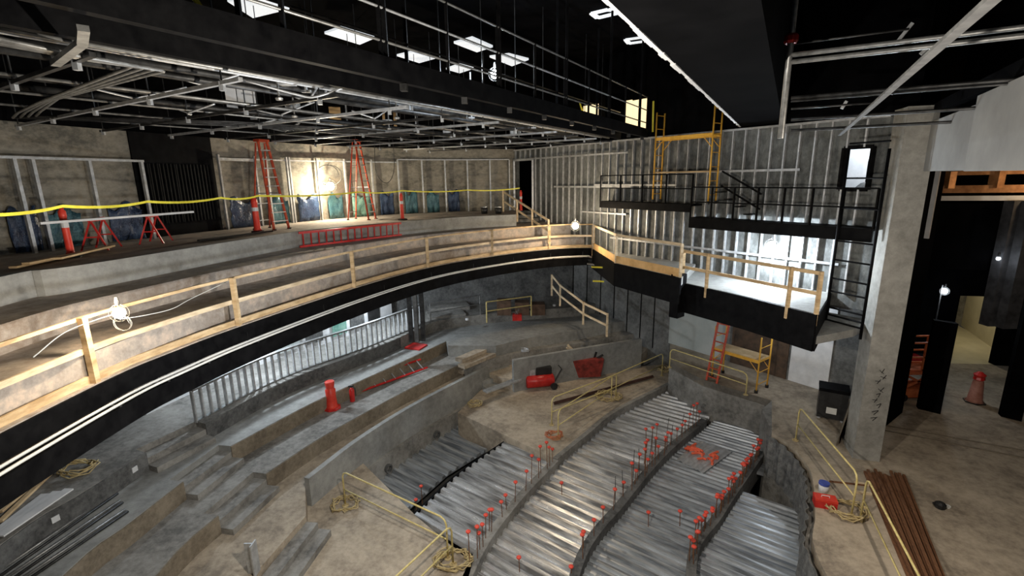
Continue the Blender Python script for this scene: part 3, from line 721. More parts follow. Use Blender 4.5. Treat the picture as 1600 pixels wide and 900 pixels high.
# ================================================================ REBAR WITH CAPS
def make_rod(h):
    me = empty('capped_rebar', (0, 0, 0))
    build('bar', MB().tube([(0, 0, 0), (0, 0, h)], .011, 6), 'rust', me, local=True)
    build('cap', MB().lathe((0, 0, h-.03), [(.02, 0), (.022, .03), (.055, .045), (.06, .065), (.045, .085), (.015, .095)], 10), 'cap', me, local=True, smooth=True)
    return me
protos = [make_rod(h) for h in (.42, .6, .85, 1.05)]
used = set()
def rods(line, ks, label, group, zr=ZS, jit=.06, choose=(0, 1, 2)):
    for t in ks:
        L = line[min(int(t*(len(line)-1)), len(line)-1)]
        k = random.choice(choose); pr_ = protos[k]
        o = pr_ if k not in used else copy_tree(pr_)
        used.add(k); o.location = (L[0]+random.uniform(-jit, jit), L[1]+random.uniform(-jit, jit), zr); o.rotation_euler = (random.uniform(-.05, .05), random.uniform(-.05, .05), 0)
        tag(o, label, 'rebar', group)
R1 = [tuple(p) for p in resample(BM1[8:], 100)]; R2 = [tuple(p) for p in resample(BM2[8:], 100)]; R3 = [tuple(p) for p in resample(BM3[8:], 100)]
rods(R1, [.02, .07, .12, .15, .20, .25, .27, .38, .44, .52, .62, .7, .78, .83, .88, .92, .96], 'red capped rebar standing on the nearest pit beam', 'capped bars on the nearest beam')
rods(R2, [.04, .08, .13, .2, .27, .34, .38, .42, .45, .48, .50, .52, .55, .58, .61, .64, .66, .69, .72, .76, .8, .84, .87, .9, .93, .96], 'red capped rebar standing on the middle pit beam', 'capped bars on the middle beam', choose=(0, 0, 1, 2))
rods(R3, [.02+.96*i/37 for i in range(38)], 'short red capped rebar crowded on the right pit beam', 'capped bars on the right beam', choose=(0, 0, 0, 1))
for px_, py_, lab in ((1013, 812, 'red capped rebar alone on the blue grey decking, left of two'), (1062, 810, 'red capped rebar alone on the blue grey decking, right of two'), (878, 764, 'red capped rebar standing alone between the two left beams, beside the nearest beam'), (893, 900, 'red capped rebar standing on bright decking at the bottom, right of two'), (812, 885, 'red capped rebar standing on bright decking at the bottom, left of two')):
    o = copy_tree(protos[0]); o.location = at(px_, py_+12, ZK+.04); tag(o, lab, 'rebar')
for px_, py_, kk in ((1010, 690, 2), (1018, 700, 3), (1006, 708, 2), (1024, 694, 3)):
    o = copy_tree(protos[kk]) if not (kk == 3 and kk not in used) else protos[3]; used.add(kk); o.location = at(px_, py_+18, ZK+.04); o.rotation_euler = (random.uniform(-.1, .1), random.uniform(-.1, .1), 0)
    tag(o, 'tall red capped rebar in the tight bunch on the bright decking', 'rebar', 'bunch of tall capped bars')
for px_, py_ in ((660, 760), (652, 782)):
    o = copy_tree(protos[1]); o.location = at(px_, py_+28, -2.7); tag(o, 'red capped rebar in the sunken bay, ' + ('upper of two' if px_ == 660 else 'lower of two'), 'rebar')
for i in range(10):
    f = .3+.65*i/10; L = R2[int(f*100)]
    o = build('bare_rebar', MB().tube([(L[0]-.1, L[1]+.05, ZK), (L[0]-.1+random.uniform(-.1, .1), L[1]+.05, ZK+random.uniform(.9, 1.4))], .009, 6), 'dark_pipe')
    tag(o, 'thin bare vertical rod beside the middle pit beam', 'rebar', 'bare rods beside the middle beam')
# spray painted deck sheets
ss = [P2(1057, 722, ZK), P2(1090, 692, ZK), P2(1143, 712, ZK), P2(1098, 746, ZK)]
A_ = [Vector(ss[0]), Vector(ss[3])]; B_ = [Vector(ss[1]), Vector(ss[2])]
for k, lab in ((0, 'left loose corrugated sheet in the spray painted stack'), (1, 'middle loose corrugated sheet carrying most of the orange spray paint'), (2, 'right loose corrugated sheet in the spray painted stack')):
    f0, f1 = k/3+.01, (k+1)/3-.01
    a, b = A_[0].lerp(A_[1], f0), A_[0].lerp(A_[1], f1); c, d_ = B_[0].lerp(B_[1], f1), B_[0].lerp(B_[1], f0)
    sh = empty('loose_deck_sheet', (a.x, a.y, ZK+.05), lab, 'metal sheet')
    mb = MB(); N = 8; top = []
    for i in range(N+1):
        f = i/N; p = a.lerp(b, f); q = d_.lerp(c, f); z = ZK+.1+.04*(1 if i in (3, 4, 5) else 0)+.02*k; top += [(p.x, p.y, z), (q.x, q.y, z)]
    bot = [(v[0], v[1], v[2]-.02) for v in top]; n2 = len(top); fs = []
    for i in range(N): fs += [(2*i, 2*i+1, 2*i+3, 2*i+2), (n2+2*i, n2+2*i+2, n2+2*i+3, n2+2*i+1), (2*i, 2*i+2, n2+2*i+2, n2+2*i), (2*i+1, n2+2*i+1, n2+2*i+3, 2*i+3)]
    fs += [(0, n2, n2+1, 1), (2*N, 2*N+1, n2+2*N+1, n2+2*N)]
    mb.add(top+bot, fs); build('sheet', mb, mat('loose_sheet_steel%d' % k, (.38, .39, .40), (.58, .60, .62), .4, metal=.35, scale=5), sh)
    pm = MB(); cx = (a+b+c+d_)/4
    rnd = random.Random(k)
    for i in range(6):
        u = Vector((rnd.uniform(-.16, .16), rnd.uniform(-.3, .3))); v = Vector((rnd.uniform(-.2, .2), rnd.uniform(-.12, .12)))
        p0 = cx+u-v; p1 = cx+u+v; z = ZK+.155+.02*k
        pm.tube([(p0.x, p0.y, z), ((p0.x+p1.x)/2+.05, (p0.y+p1.y)/2+.05, z), (p1.x, p1.y, z)], .038, 6)
    build('spray_paint_mark', pm, 'spray', sh)
# pipe sleeves in the ledge wall
for px_, py_, lab in ((600, 729, 'round pipe sleeve in the pit ledge nearer the slab railing'), (668, 676, 'round pipe sleeve in the pit ledge nearer the platform')):
    ci = min(range(len(PAR)), key=lambda i: abs(pxcol(PAR[i], -2.4)-px_)); p = Vector(offset(PAR, -.28)[ci]); q = Vector(offset(PAR, -.40)[ci])
    dd = (q-p).normalized(); mb = MB(); rings = [(.13, 0), (.15, .1), (.15, .13), (.10, .13), (.10, .02)]
    x = Vector((-dd.y, dd.x, 0)); vs = []; fs = []
    for r_, l_ in rings:
        for k in range(16):
            an_ = 2*math.pi*k/16; v = Vector((p.x, p.y, -2.45))+Vector((dd.x, dd.y, 0))*(l_+.0)+x*r_*math.cos(an_)+Vector((0, 0, r_*math.sin(an_))); vs.append(v)
    for i in range(4):
        for k in range(16): l = (k+1) % 16; fs.append((i*16+k, i*16+l, (i+1)*16+l, (i+1)*16+k))
    fs.append(tuple(64+k for k in range(16)))
    mb.add(vs, fs); tag(build('pipe_sleeve', mb, 'conc_dark', recalc=True), lab, 'pipe')

# ================================================================ LADDERS
def step_ladder(label, base, h, rz, mt='fib', nr=8, w0=.62, w1=.34, spread=.95):
    root = empty('step_ladder', base, label, 'ladder', rz=rz)
    for s in (-1, 1):
        f_ = build('front_rail', MB().bar((s*w0/2, -spread/2, 0), (s*w1/2, -.06, h), .035, .085), mt, root, local=True)
        build('foot', MB().box(s*w0/2-.04, -spread/2-.07, 0, s*w0/2+.04, -spread/2+.05, .04), 'rubber', f_, local=True)
        g_ = build('rear_rail', MB().bar((s*w0/2*1.02, spread/2, 0), (s*w1/2, .06, h-.05), .03, .05), mt, root, local=True)
        build('foot', MB().box(s*w0/2*1.02-.03, spread/2-.04, 0, s*w0/2*1.02+.03, spread/2+.05, .04), 'rubber', g_, local=True)
    for k in range(1, nr+1):
        f = k/(nr+1); w_ = w0+(w1-w0)*f; y = -spread/2+(spread/2-.06)*f
        build('step', MB().bar((-w_/2, y, h*f), (w_/2, y, h*f), .09, .03), 'galv', root, local=True)
        if k % 2: build('rear_brace', MB().bar((-w_/2, -y*1.0, h*f), (w_/2, -y, h*f), .02, .03), 'galv', root, local=True)
    build('top_cap', MB().box(-w1/2-.04, -.14, h-.02, w1/2+.04, .12, h+.06), mt, root, local=True)
    for s in (-1, 1): build('spreader', MB().bar((s*w0*.42, -spread*.27, h*.42), (s*w0*.42, spread*.27, h*.42), .01, .03), 'galv', root, local=True)
    return root
la = at(425, 358, ZL); step_ladder('red step ladder standing left on the landing before the plastic sheeting', la, 2.95, 1.15, nr=9)
lb = at(566, 343, ZL); step_ladder('orange topped step ladder standing beside the glaring work light', lb, 3.2, 1.35, nr=9)
def ladder_between(name, label, a, b, wdir, wd, n, mt='fib', tilt=0, rung='galv'):
    a = Vector(a); b = Vector(b); wv = Vector(wdir).normalized()*wd
    root = empty(name, a, label, 'ladder')
    for s in (0, 1): build('side_rail', MB().bar(a+wv*s, b+wv*s, .03, .075, up=wv), mt, root)
    for k in range(n): p = a.lerp(b, (k+.5)/n); build('rung', MB().bar(p, p+wv, .035, .035), rung, root)
    return root
# ladder on its side against the landing curb
i0 = min(range(len(E1S)), key=lambda i: abs(pxcol(E1S[i], ZL)-455)); i1 = min(range(len(E1S)), key=lambda i: abs(pxcol(E1S[i], ZL)-612))
pa = Vector((*offset(E1S, -.30)[i0], Z2+.03)); pb = Vector((*offset(E1S, -.30)[i1], Z2+.03))
ladder_between('extension_ladder', 'long red extension ladder lying on edge against the landing curb', pa, pb, (0.02, 0, 1), .45, 15, 'redpaint', rung='redpaint')
# ladder on the lower terrace
pa = at(562, 612, ZC+.08); pb = at(668, 574, ZC+.08); wv = Vector((-(pb-pa).y, (pb-pa).x, .0)).normalized(); wv = wv if wv.y > 0 else -wv; wv.z = .55
ladder_between('lying_ladder', 'red ladder tilted against the riser of the terrace right of the traffic cone', pa, pb, wv, .5, 7, 'redpaint')
tag(build('red_tarp', MB().prism([P2(632, 545, ZB+.0), P2(655, 548, ZB), P2(668, 540, ZB), P2(645, 537, ZB)], ZB, ZB+.06), 'redpaint'), 'small flat red bag on the terrace above the lying ladder', 'bag')

# ---------------------------------------------------------------- cones / delineators
def delineator(label, loc, h=1.05, r=.06, mt='red', base=True, band=True):
    root = empty('delineator_post', loc, label, 'safety post')
    tb_ = build('tube', MB().lathe((0, 0, 0), [(r*1.5, .05), (r, .12), (r*.9, h*.8), (r*1.0, h*.82), (r*.95, h*.93), (r*.6, h*.95), (r*.6, h)], 12), mt, root, local=True, smooth=True)
    if band: build('reflective_band', MB().lathe((0, 0, h*.6), [(r*.98, 0), (r*.98, .12)], 12), 'white', tb_, local=True)
    build('base', MB().lathe((0, 0, 0), [(.2, 0), (.2, .05), (.1, .07)], 8), 'rubber', root, local=True)
    return root
delineator('red delineator post on the landing at far left below the yellow tape', at(112, 402, ZL), 1.12, .075)
delineator('red delineator post at the foot of the left step ladder', at(403, 363, ZL), 1.15, .10)
delineator('slim red delineator post on the landing where the tape sags right of the ladders', at(629, 344, ZL), 1.1, .07)
delineator('red delineator post in front of the dark landing doorway', at(814, 331, ZL), 1.05, .07)
cn = empty('traffic_cone', at(519, 638, ZC), 'big red traffic cone standing on the terrace edge', 'cone')
build('body', MB().lathe((0, 0, 0), [(.24, .04), (.19, .12), (.16, .45), (.17, .7), (.13, .72), (.14, .82), (.16, .98), (.14, 1.0), (.1, .98)], 16), 'red', cn, local=True, smooth=True)
build('base', MB().lathe((0, 0, 0), [(.30, 0), (.30, .05), (.22, .07)], 8), 'redpaint', cn, local=True)
fe = empty('fire_extinguisher', at(551, 627, ZC), 'small red fire extinguisher standing right of the traffic cone', 'extinguisher')
build('cylinder', MB().lathe((0, 0, 0), [(.08, 0), (.09, .02), (.09, .42), (.05, .5), (.03, .52)], 12), 'redpaint', fe, local=True, smooth=True)
build('handle', MB().bar((-.1, 0, .56), (.08, 0, .58), .03, .04).bar((0, 0, .5), (0, 0, .58), .03, .03), 'rubber', fe, local=True)
build('hose', MB().tube([(.03, 0, .55), (.12, .02, .5), (.13, .02, .2)], .015, 6), 'rubber', fe, local=True)
c2 = empty('traffic_cone', at(1522, 628, ZG), 'dim red and white cone topped post on the dark stage floor', 'cone')
build('body', MB().lathe((0, 0, 0), [(.26, .04), (.2, .1), (.14, .75), (.1, .8)], 14), mat('dull_salmon', (.35, .14, .10), (.5, .25, .2), .6, scale=4), c2, local=True, smooth=True)
build('top', MB().lathe((0, 0, .78), [(.1, 0), (.16, .04), (.14, .12), (.17, .2), (.05, .3)], 9), 'redpaint', c2, local=True)
build('base', MB().lathe((0, 0, 0), [(.3, 0), (.3, .04), (.2, .05)], 6), 'rubber', c2, local=True)

# caution tape
def tape(label, pts, w=.05):
    mb = MB(); vs = []; fs = []; P = []
    for a, b in zip(pts, pts[1:]):
        for k in range(8):
            f = k/8; p = Vector(a).lerp(Vector(b), f); p.z -= .12*4*f*(1-f)*.5; P.append(p)
    P.append(Vector(pts[-1]))
    for i, p in enumerate(P):
        tw = .35*math.sin(i*.9); n_ = Vector((tw*.03, 0, w/2)); vs += [p-n_, p+n_, p-n_+Vector((.004, -.004, 0)), p+n_+Vector((.004, -.004, 0))]
    for i in range(len(P)-1):
        k = i*4; fs += [(k, k+4, k+5, k+1), (k+2, k+3, k+7, k+6), (k+1, k+5, k+7, k+3), (k, k+2, k+6, k+4)]
    return tag(build('caution_tape', mb.add(vs, fs), 'yel', recalc=False), label, 'tape')
tpt = []
lay = [(-60, 335, 10.4), (98, 322, 11.5), (230, 315, 13.0), (345, 309, 14.8), (403, 306, 15.6), (560, 300, 19.3), (628, 298, 20.6), (730, 297, 22.6), (812, 294, 23.3)]
for x, y, dd in lay: tpt.append(atd(x, y, dd))
tape('yellow caution tape strung along the landing in front of the back wall', tpt)
# ---------------------------------------------------------------- back wall framing (positions along the back wall)
def back_at(px, off=.0):
    best = min(backR, key=lambda p: abs(pxcol(p, 6.5)-px)); i = backR.index(best)
    a = Vector(backR[max(i-1, 0)]); b = Vector(backR[min(i+1, len(backR)-1)]); d = (b-a).normalized(); n = Vector((d.y, -d.x))
    return Vector(best)+n*off, d, n
backR = [tuple(p) for p in resample(backS, 500)]
bf = empty('stud_framing', (*back_at(100, .3)[0], ZL), 'low galvanised stud frame at far left of the landing', 'stud framing')
ztop = 7.45
for px_ in (-60, 20, 45, 133, 215):
    p, d, n = back_at(px_, .35); build('stud', stud_mb(p, ZL, ztop, (d.x, d.y, 0), (n.x, n.y, 0), .07, .1), 'stud', bf)
a = back_at(-80, .4)[0]; b = back_at(60, .4)[0]; c = back_at(217, .4)[0]
build('top_track', MB().bar((*a, ztop), (*b, ztop), .1, .06).bar((*b, ztop), (*c, ztop), .1, .06), 'stud', bf)
bf2 = empty('stud_framing', (*back_at(560, .3)[0], ZL), 'tall galvanised stud frame along the curved back wall behind the ladders', 'stud framing')
for px_ in (342, 400, 416, 448, 452, 496, 538, 580, 621, 660, 695, 731, 765, 795):
    p, d, n = back_at(px_, .12); build('stud', stud_mb(p, ZL, 7.75, (d.x, d.y, 0), (n.x, n.y, 0), .06, .09), 'stud', bf2)
for (u, v, z) in ((342, 497, 7.6), (497, 621, 7.62), (621, 795, 7.75), (342, 400, 7.55)):
    K = [back_at(u+(v-u)*k/6, .17)[0] for k in range(7)]
    build('top_track', MB().ribbon([tuple(k) for k in K], z, z+.05, 0, .08), 'stud', bf2)
# black pleated screen put in place of the dark niche
K = [tuple(back_at(214+(338-214)*k/6, .06)[0]) for k in range(7)]
nb = MB().ribbon(K, ZL, 8.3, -.0, .05)
for k in range(22):
    p, d, n = back_at(222+k*5.2, .1); nb.tube([(p.x, p.y, ZL+.4), (p.x, p.y, 7.4)], .03, 6)
tag(build('dark_niche_screen', nb, 'black_steel'), 'tall black pleated screen in place of the dark niche between the stud frames', 'screen')
# wedge shaped tan column reveal at far left
K = [tuple(back_at(150+k*8, .05)[0]) for k in range(6)]
# diagonal shadows are real light; plastic sheets
shs = [(0, 46, 'plastic_n'), (60, 115, 'plastic_b'), (160, 212, 'plastic_n'), (352, 396, 'plastic_n'), (412, 446, 'plastic_b'), (460, 494, 'plastic_n'), (508, 532, 'plastic_b'), (547, 574, 'plastic_g'), (590, 612, 'plastic_n'), (630, 650, 'plastic_b'), (664, 684, 'plastic_b'), (699, 716, 'plastic_n')]
nm = {'plastic_n': 'navy', 'plastic_b': 'teal', 'plastic_g': 'green'}
locs = ['at the far left corner of the landing', 'behind the far left delineator post', 'beside the black pleated screen', 'just right of the black pleated screen', 'behind the left step ladder', 'between left ladder and glaring light', 'directly beneath the glaring work light', 'behind the orange topped ladder', 'just right of the orange topped ladder', 'behind the slim delineator post', 'brightest, second from the right end', 'rightmost in the row on the back wall']
for (u, v, m_), lc in zip(shs, locs):
    vs = []; fs = []; nx, nz = 10, 6; rnd = random.Random(u)
    for i in range(nx+1):
        p, d, n = back_at(u+(v-u)*i/nx, .08)
        for j in range(nz+1):
            bul = rnd.uniform(-.02, .09); q = p+n*bul; vs.append((q.x, q.y, ZL+.02+j*(.98+.14*math.sin(i*.8+u))/nz))
    for i in range(nx):
        for j in range(nz): k = i*(nz+1)+j; fs.append((k, k+nz+1, k+nz+2, k+1))
    o = build('plastic_sheet', MB().add(vs, fs), m_, smooth=True); md = o.modifiers.new('s', 'SOLIDIFY'); md.thickness = .012
    tag(o, nm[m_]+' plastic sheet on the low back wall '+lc, 'plastic sheet')
# sheets in the lower part of the back wall
# ---------------------------------------------------------------- landing clutter
def sawhorse(label, loc, rz, w=.8, h=.75, mt='redpaint'):
    root = empty('sawhorse', loc, label, 'sawhorse', rz=rz)
    build('top_beam', MB().bar((-w/2, 0, h), (w/2, 0, h), .06, .08), mt, root, local=True)
    for s in (-1, 1):
        for t in (-1, 1): build('leg', MB().bar((s*w*.42, 0, h), (s*w*.48, t*.28, 0), .035, .035), mt, root, local=True)
        build('brace', MB().bar((s*w*.45, -.15, h*.45), (s*w*.45, .15, h*.45), .02, .03), mt, root, local=True)
    return root
s_a = at(160, 389, ZL); s_b = at(245, 379, ZL)
sawhorse('red sawhorse under the left end of the long white board', s_a, 1.9)
sawhorse('red sawhorse under the right end of the long white board', s_b, 1.9)
p = at(60, 349, ZL+.83); q = at(300, 331, ZL+.83)
tag(build('white_board', MB().bar(p, q, .14, .05), 'white'), 'long white board laid across the two red sawhorses', 'board')
for px_, lab in ((757, 'left of the two dark buckets on the landing'), (779, 'right of the two dark buckets on the landing')):
    root = empty('bucket', at(px_, 334, ZL), lab, 'bucket')
    build('pail', MB().lathe((0, 0, 0), [(.14, 0), (.17, .3)], 14), 'rubber', root, local=True, smooth=True); build('lid', MB().lathe((0, 0, .3), [(.2, 0), (.2, .04)], 14), 'conduit', root, local=True)
bk = MB()
for k, (u, v) in enumerate((((20, 418), (140, 392)), ((40, 412), (170, 386)), ((90, 404), (175, 384)))):
    o = build('lumber_plank', MB().bar(at(*u, ZL+.05+.04*k), at(*v, ZL+.05+.04*k), .14, .04), 'wood'); tag(o, ('lowest', 'middle', 'topmost')[k]+' dusty plank lying on the landing beneath the white board', 'plank')
o = build('steel_angle', MB().bar(at(310, 376, ZL+.05), at(425, 361, ZL+.05), .1, .05), 'rubber'); tag(o, 'dark steel angle lying on the landing left of the red ladder', 'steel bar')
# big wood debris block on balcony steps
# ================================================================ LAMPS (visible)
def work_lamp(label, p, power, col, mt, r=.07, off=(0, 0, -.2), cage=True):
    root = empty('work_lamp', p, label, 'lamp')
    bm = bmesh.new(); bmesh.ops.create_uvsphere(bm, u_segments=16, v_segments=10, radius=r); mb = MB(); mb.add([v.co+Vector(p) for v in bm.verts], [[v.index for v in f.verts] for f in bm.faces]); bm.free()
    build('bulb', mb, mt, root, smooth=True)
    if cage:
        cg = MB()
        for a in range(4):
            an_ = a*math.pi/4; pts = [Vector(p)+Vector((math.cos(an_)*r*1.5*math.sin(t_), math.sin(an_)*r*1.5*math.sin(t_), r*1.6*math.cos(t_))) for t_ in [2*math.pi*k/16 for k in range(16)]]; cg.tube(pts, .003, 4, closed=True)
        build('wire_cage', cg, 'rubber', root)
    build('socket', MB().lathe(Vector(p)+Vector((0, 0, r*1.4)), [(.03, 0), (.035, .05), (.02, .13)], 10), 'rubber', root)
    lamp('lamp_light', Vector(p)+Vector(off), power, col, .06, root)
    return root
L1 = atd(186, 489, 9.3); work_lamp('glaring warm work lamp hung on the near balcony guardrail', L1, 85, WARM, M['bulb_w'], .085, (.0, -.1, .22))
L2 = atd(516, 291, 22.1); work_lamp('glaring work lamp on the back wall between the step ladders', L2, 330, (1, .88, .66), M['bulb_w'], .17, (.12, -.22, .05))
L3 = atd(899, 353, 19.6); work_lamp('warm work lamp at the far end of the balcony guardrail', L3, 200, WARM, M['bulb_w'], .13, (-.1, -.25, .1))
L4 = atd(773, 116, 12.5); work_lamp('cool white work lamp up among the catwalk rails', L4, 160, COOL, M['bulb_c'], .10, (0, -.2, .1))
L5 = wallpt(1205, 384, .45); work_lamp('cool white work lamp under the black platform before the side wall', L5, 380, COOL, M['bulb_c'], .13, (-.15, -.3, -.1))
L6 = atd(1476, 455, 22.5); r6 = work_lamp('small white lamp on a stand before the dark backstage wall', L6, 30, COOL, M['bulb_c'], .09, (-.2, -.4, -.1)); build('stand', MB().tube([(L6.x, L6.y+.12, ZG), (L6.x, L6.y+.12, L6.z+.2), (L6.x, L6.y, L6.z+.2)], .02, 6), 'dark_pipe', r6)
L7 = atd(1560, 404, 19.5); work_lamp('tiny white lamp high on the backstage duct', L7, 3, COOL, M['bulb_c'], .04, (-.1, -.2, -.1))
# cables
def cable(label, pts, r=.008, mt='cable'):
    return tag(build('cable', MB().tube(spline3(pts), r, 6), mt, smooth=True), label, 'cable')
def spline3(pts, n=6):
    P = [Vector(p) for p in pts]; P = [P[0]*2-P[1]]+P+[P[-1]*2-P[-2]]; out = []
    for i in range(1, len(P)-2):
        for k in range(n):
            t = k/n; a, b, c, d = P[i-1:i+3]; out.append(.5*((2*b)+(c-a)*t+(2*a-5*b+4*c-d)*t*t+(3*b-a-3*c+d)*t**3))
    return out+[P[-2]]
cable('thin white cable hanging between the near work lamp and the next rail post', [L1+Vector((0, 0, -.1)), atd(230, 492, 9.7), atd(270, 482, 10.5), atd(300, 466, 11.4), atd(372, 432, 12.2)])
cable('thin white cable trailing left from the near work lamp', [L1, atd(150, 500, 8.9), atd(100, 520, 8.4), atd(52, 558, 7.7)])
lc_ = [Vector(L1)+Vector((.13*math.cos(a*.9), .02*a/6, -.17+.12*math.sin(a*.9))) for a in range(16)]
cable('small coil of white cable hanging under the near work lamp', lc_, .003)
lc_ = [Vector(L2)+Vector((-.1+.5*math.cos(a*.5), -.0+.03*a, .45+.42*math.sin(a*.5))) for a in range(18)]
cable('black cable loops hanging around the back wall work lamp', lc_, .014, 'rubber')
cable('long cable drooping from the catwalk down the back wall right of the ladder', [atd(585, 222, 21.5), atd(588, 270, 21.5), atd(605, 286, 21.5), atd(616, 262, 21.5), atd(612, 200, 21.0)], .012, 'rubber')

# ================================================================ PLATFORMS ON THE SIDE WALL
def wall_platform(name, label, px0, px1, py0, py1, zt, th, dep, rail_h, cat='platform', nposts=5, px_end=0):
    t0, t1 = wt(px0, py0), wt(px1, py1)
    root = empty(name, (*WP((t0+t1)/2, dep/2), zt-th), label, cat)
    build('deck', MB().prism([WP(t0, .14), WP(t1, .14), WP(t1, dep), WP(t0, dep)], zt-.06, zt), 'black_steel', root)
    build('front_beam', MB().bar((*WP(t0, dep), zt-th/2), (*WP(t1, dep), zt-th/2), .08, th), 'black_steel', root)
    build('end_beam', MB().bar((*WP(t0, .14), zt-th/2), (*WP(t0, dep), zt-th/2), .08, th), 'black_steel', root)
    for k in range(nposts+1):
        t = t0+(t1-t0)*k/nposts; build('rail_post', MB().bar((*WP(t, dep), zt), (*WP(t, dep), zt+rail_h), .05, .05), 'black_steel', root)
    for z in (rail_h, rail_h*.52): build('rail', MB().bar((*WP(t0, dep), zt+z), (*WP(t1, dep), zt+z), .035, .04), 'black_steel', root)
    return root
wall_platform('wall_platform', 'upper black steel platform on the side wall under the tall yellow scaffold', 958, 1100, 310, 325, 5.88, .26, .75, 1.0, nposts=4)
wall_platform('wall_platform', 'lower black steel platform on the side wall beside the concrete column', 1098, 1380, 345, 365, 5.45, .34, .75, 1.0, nposts=7)
# small black stair between platforms
sp = empty('platform_stair', (*WP(wt(1150), .75), 5.45), 'short black stair rail descending at the right end of the lower platform', 'stair')
ta, tb = wt(1140, 290), wt(1185, 330)
for o_ in (0, .45): build('stringer', MB().bar((*WP(ta, .5), 6.95-o_), (*WP(tb+.3, .5), 6.25-o_), .04, .05), 'black_steel', sp)
for k in range(4): t = ta+(tb-ta)*k/3; build('tread', MB().bar((*WP(t, .3), 6.3-.22*k), (*WP(t, .7), 6.3-.22*k), .2, .03), 'black_steel', sp)
# tall yellow scaffold
def scaffold(label, t0, t1, off0, off1, z0, z1, levels, mt='scaf', plank=None, name='scaffold'):
    root = empty(name, (*WP((t0+t1)/2, (off0+off1)/2), z0), label, 'scaffold')
    for t in (t0, t1):
        for o_ in (off0, off1):
            p = WP(t, o_); po = build('post', MB().tube([(*p, z0), (*p, z1)], .028, 8), mt, root, smooth=True)
            build('caster', MB().lathe((*p, z0-.0), [(.06, 0), (.06, .1)], 10), 'rubber', po)
        for z in levels: build('end_rung', MB().tube([(*WP(t, off0), z), (*WP(t, off1), z)], .02, 6), mt, root)
        k = z0+.3
        while k < z1-.1: build('end_rung', MB().tube([(*WP(t, off0), k), (*WP(t, off1), k)], .014, 6), mt, root); k += .45
    for z in levels:
        for o_ in (off0, off1):
            build('side_beam', MB().bar((*WP(t0, o_), z), (*WP(t1, o_), z), .03, .11), mt, root)
            for s, tt_ in ((1, t0), (-1, t1)): build('gusset', MB().tube([(*WP(tt_, o_), z-.4), (*WP(tt_+s*.35, o_), z-.03)], .014, 6), mt, root)
    if plank: 
        for k in range(3): build('plank', MB().bar((*WP(t0, off0+(off1-off0)*(k+.5)/3), plank), (*WP(t1, off0+(off1-off0)*(k+.5)/3), plank), (off1-off0)/3.2, .05), 'wood', root)
    return root
scaffold('tall yellow scaffold tower standing on the upper black platform', wt(1040, 250), wt(1128, 250), .18, .62, 5.9, 9.0, (8.1,), plank=6.95)
# low baker scaffold with ladder
sc = [P2(1112, 590, ZG), P2(1197, 606, ZG)]
tL = (Vector((*sc[0], 0))-W0).dot(WD); tR = (Vector((*sc[1], 0))-W0).dot(WD); oo = (Vector((*sc[0], 0))-W0).dot(WN)
scaffold('low yellow baker scaffold on the stage floor beneath the black box', tL, tR, oo-.75, oo+.0, ZG, 1.35, (.45,), plank=.5, name='baker_scaffold')
pa = Vector((*WP(tL+.0, oo+.35), ZG)); pb = Vector((*WP(tL+.1, oo-.05), 2.0)); ladder_between('leaning_ladder', 'orange ladder leaning on the low baker scaffold under the box', pa, pb, (WD.x, WD.y, 0), .42, 8, 'fib', rung='fib')
# black access ladder/scaffold by the column
tA, tB = wt(1296, 450), wt(1362, 450); oL = .85
bs = empty('access_scaffold', (*WP((tA+tB)/2, oL), 2.9), 'tall black steel access frame with rungs beside the concrete column', 'scaffold')
xa_ = []
for pxt, pxb in ((1326, 1286), (1388, 1344)):
    a = atd(pxt, 232, 15.2 if pxt < 1350 else 14.7); b = atd(pxb, 530, 15.2 if pxt < 1350 else 14.7)
    a = Vector((b.x, b.y, a.z)); xa_.append((a, b))
    build('post', MB().tube([a, b], .035, 8), 'black_steel', bs, smooth=True)
for z in (7.55, 6.7, 5.95, 5.1, 4.6, 4.1, 3.75, 3.3, 3.1, 2.95):
    build('rung', MB().tube([(xa_[0][0].x, xa_[0][0].y, z), (xa_[1][0].x, xa_[1][0].y, z)], .025, 6), 'black_steel', bs)
# dark stub box between box and column
struct('floor_column_ledge', MB().prism([B2[2], WP(wt(1300)), WP(wt(1372)), P2(1335, 510, 3.0)], 2.72, 2.92), 'conc_smooth')

# ================================================================ CATWALK & CEILING SERVICES
K0 = Vector(P2(100, 15, 8.2)); K1 = Vector(P2(1012, 216, 8.2)); kd = (K1-K0).normalized(); kn = Vector((-kd.y, kd.x)); KL = (K1-K0).length
tm = (W0.xy-K0).dot(WN.xy)/kd.dot(WN.xy); KL = min(KL, tm-.5)
def kp(s, o, z): p = K0+kd*s+kn*o; return Vector((p.x, p.y, z))
cw = empty('catwalk', kp(8, 0, 8.2), 'black steel catwalk with double pipe rails crossing above the balcony', 'catwalk')
build('front_beam', MB().bar(kp(-4, 0, 8.36), kp(KL, 0, 8.36), .12, .30), 'black_steel', cw)
build('rear_beam', MB().bar(kp(-4, 1.0, 8.36), kp(KL, 1.0, 8.36), .12, .30), 'black_steel', cw)
build('deck', MB().prism([tuple(kp(-4, 0, 0).xy), tuple(kp(KL, 0, 0).xy), tuple(kp(KL, 1.0, 0).xy), tuple(kp(-4, 1.0, 0).xy)], 8.46, 8.5), 'black_steel', cw)
for z in (8.72, 9.15, 9.6): 
    build('rail', MB().tube([kp(-4, 0, z), kp(KL, 0, z)], .02, 8), 'conduit' if z != 9.15 else 'galv', cw, smooth=True)
    build('rail', MB().tube([kp(-4, 1.0, z), kp(KL, 1.0, z)], .02, 8), 'dark_pipe', cw, smooth=True)
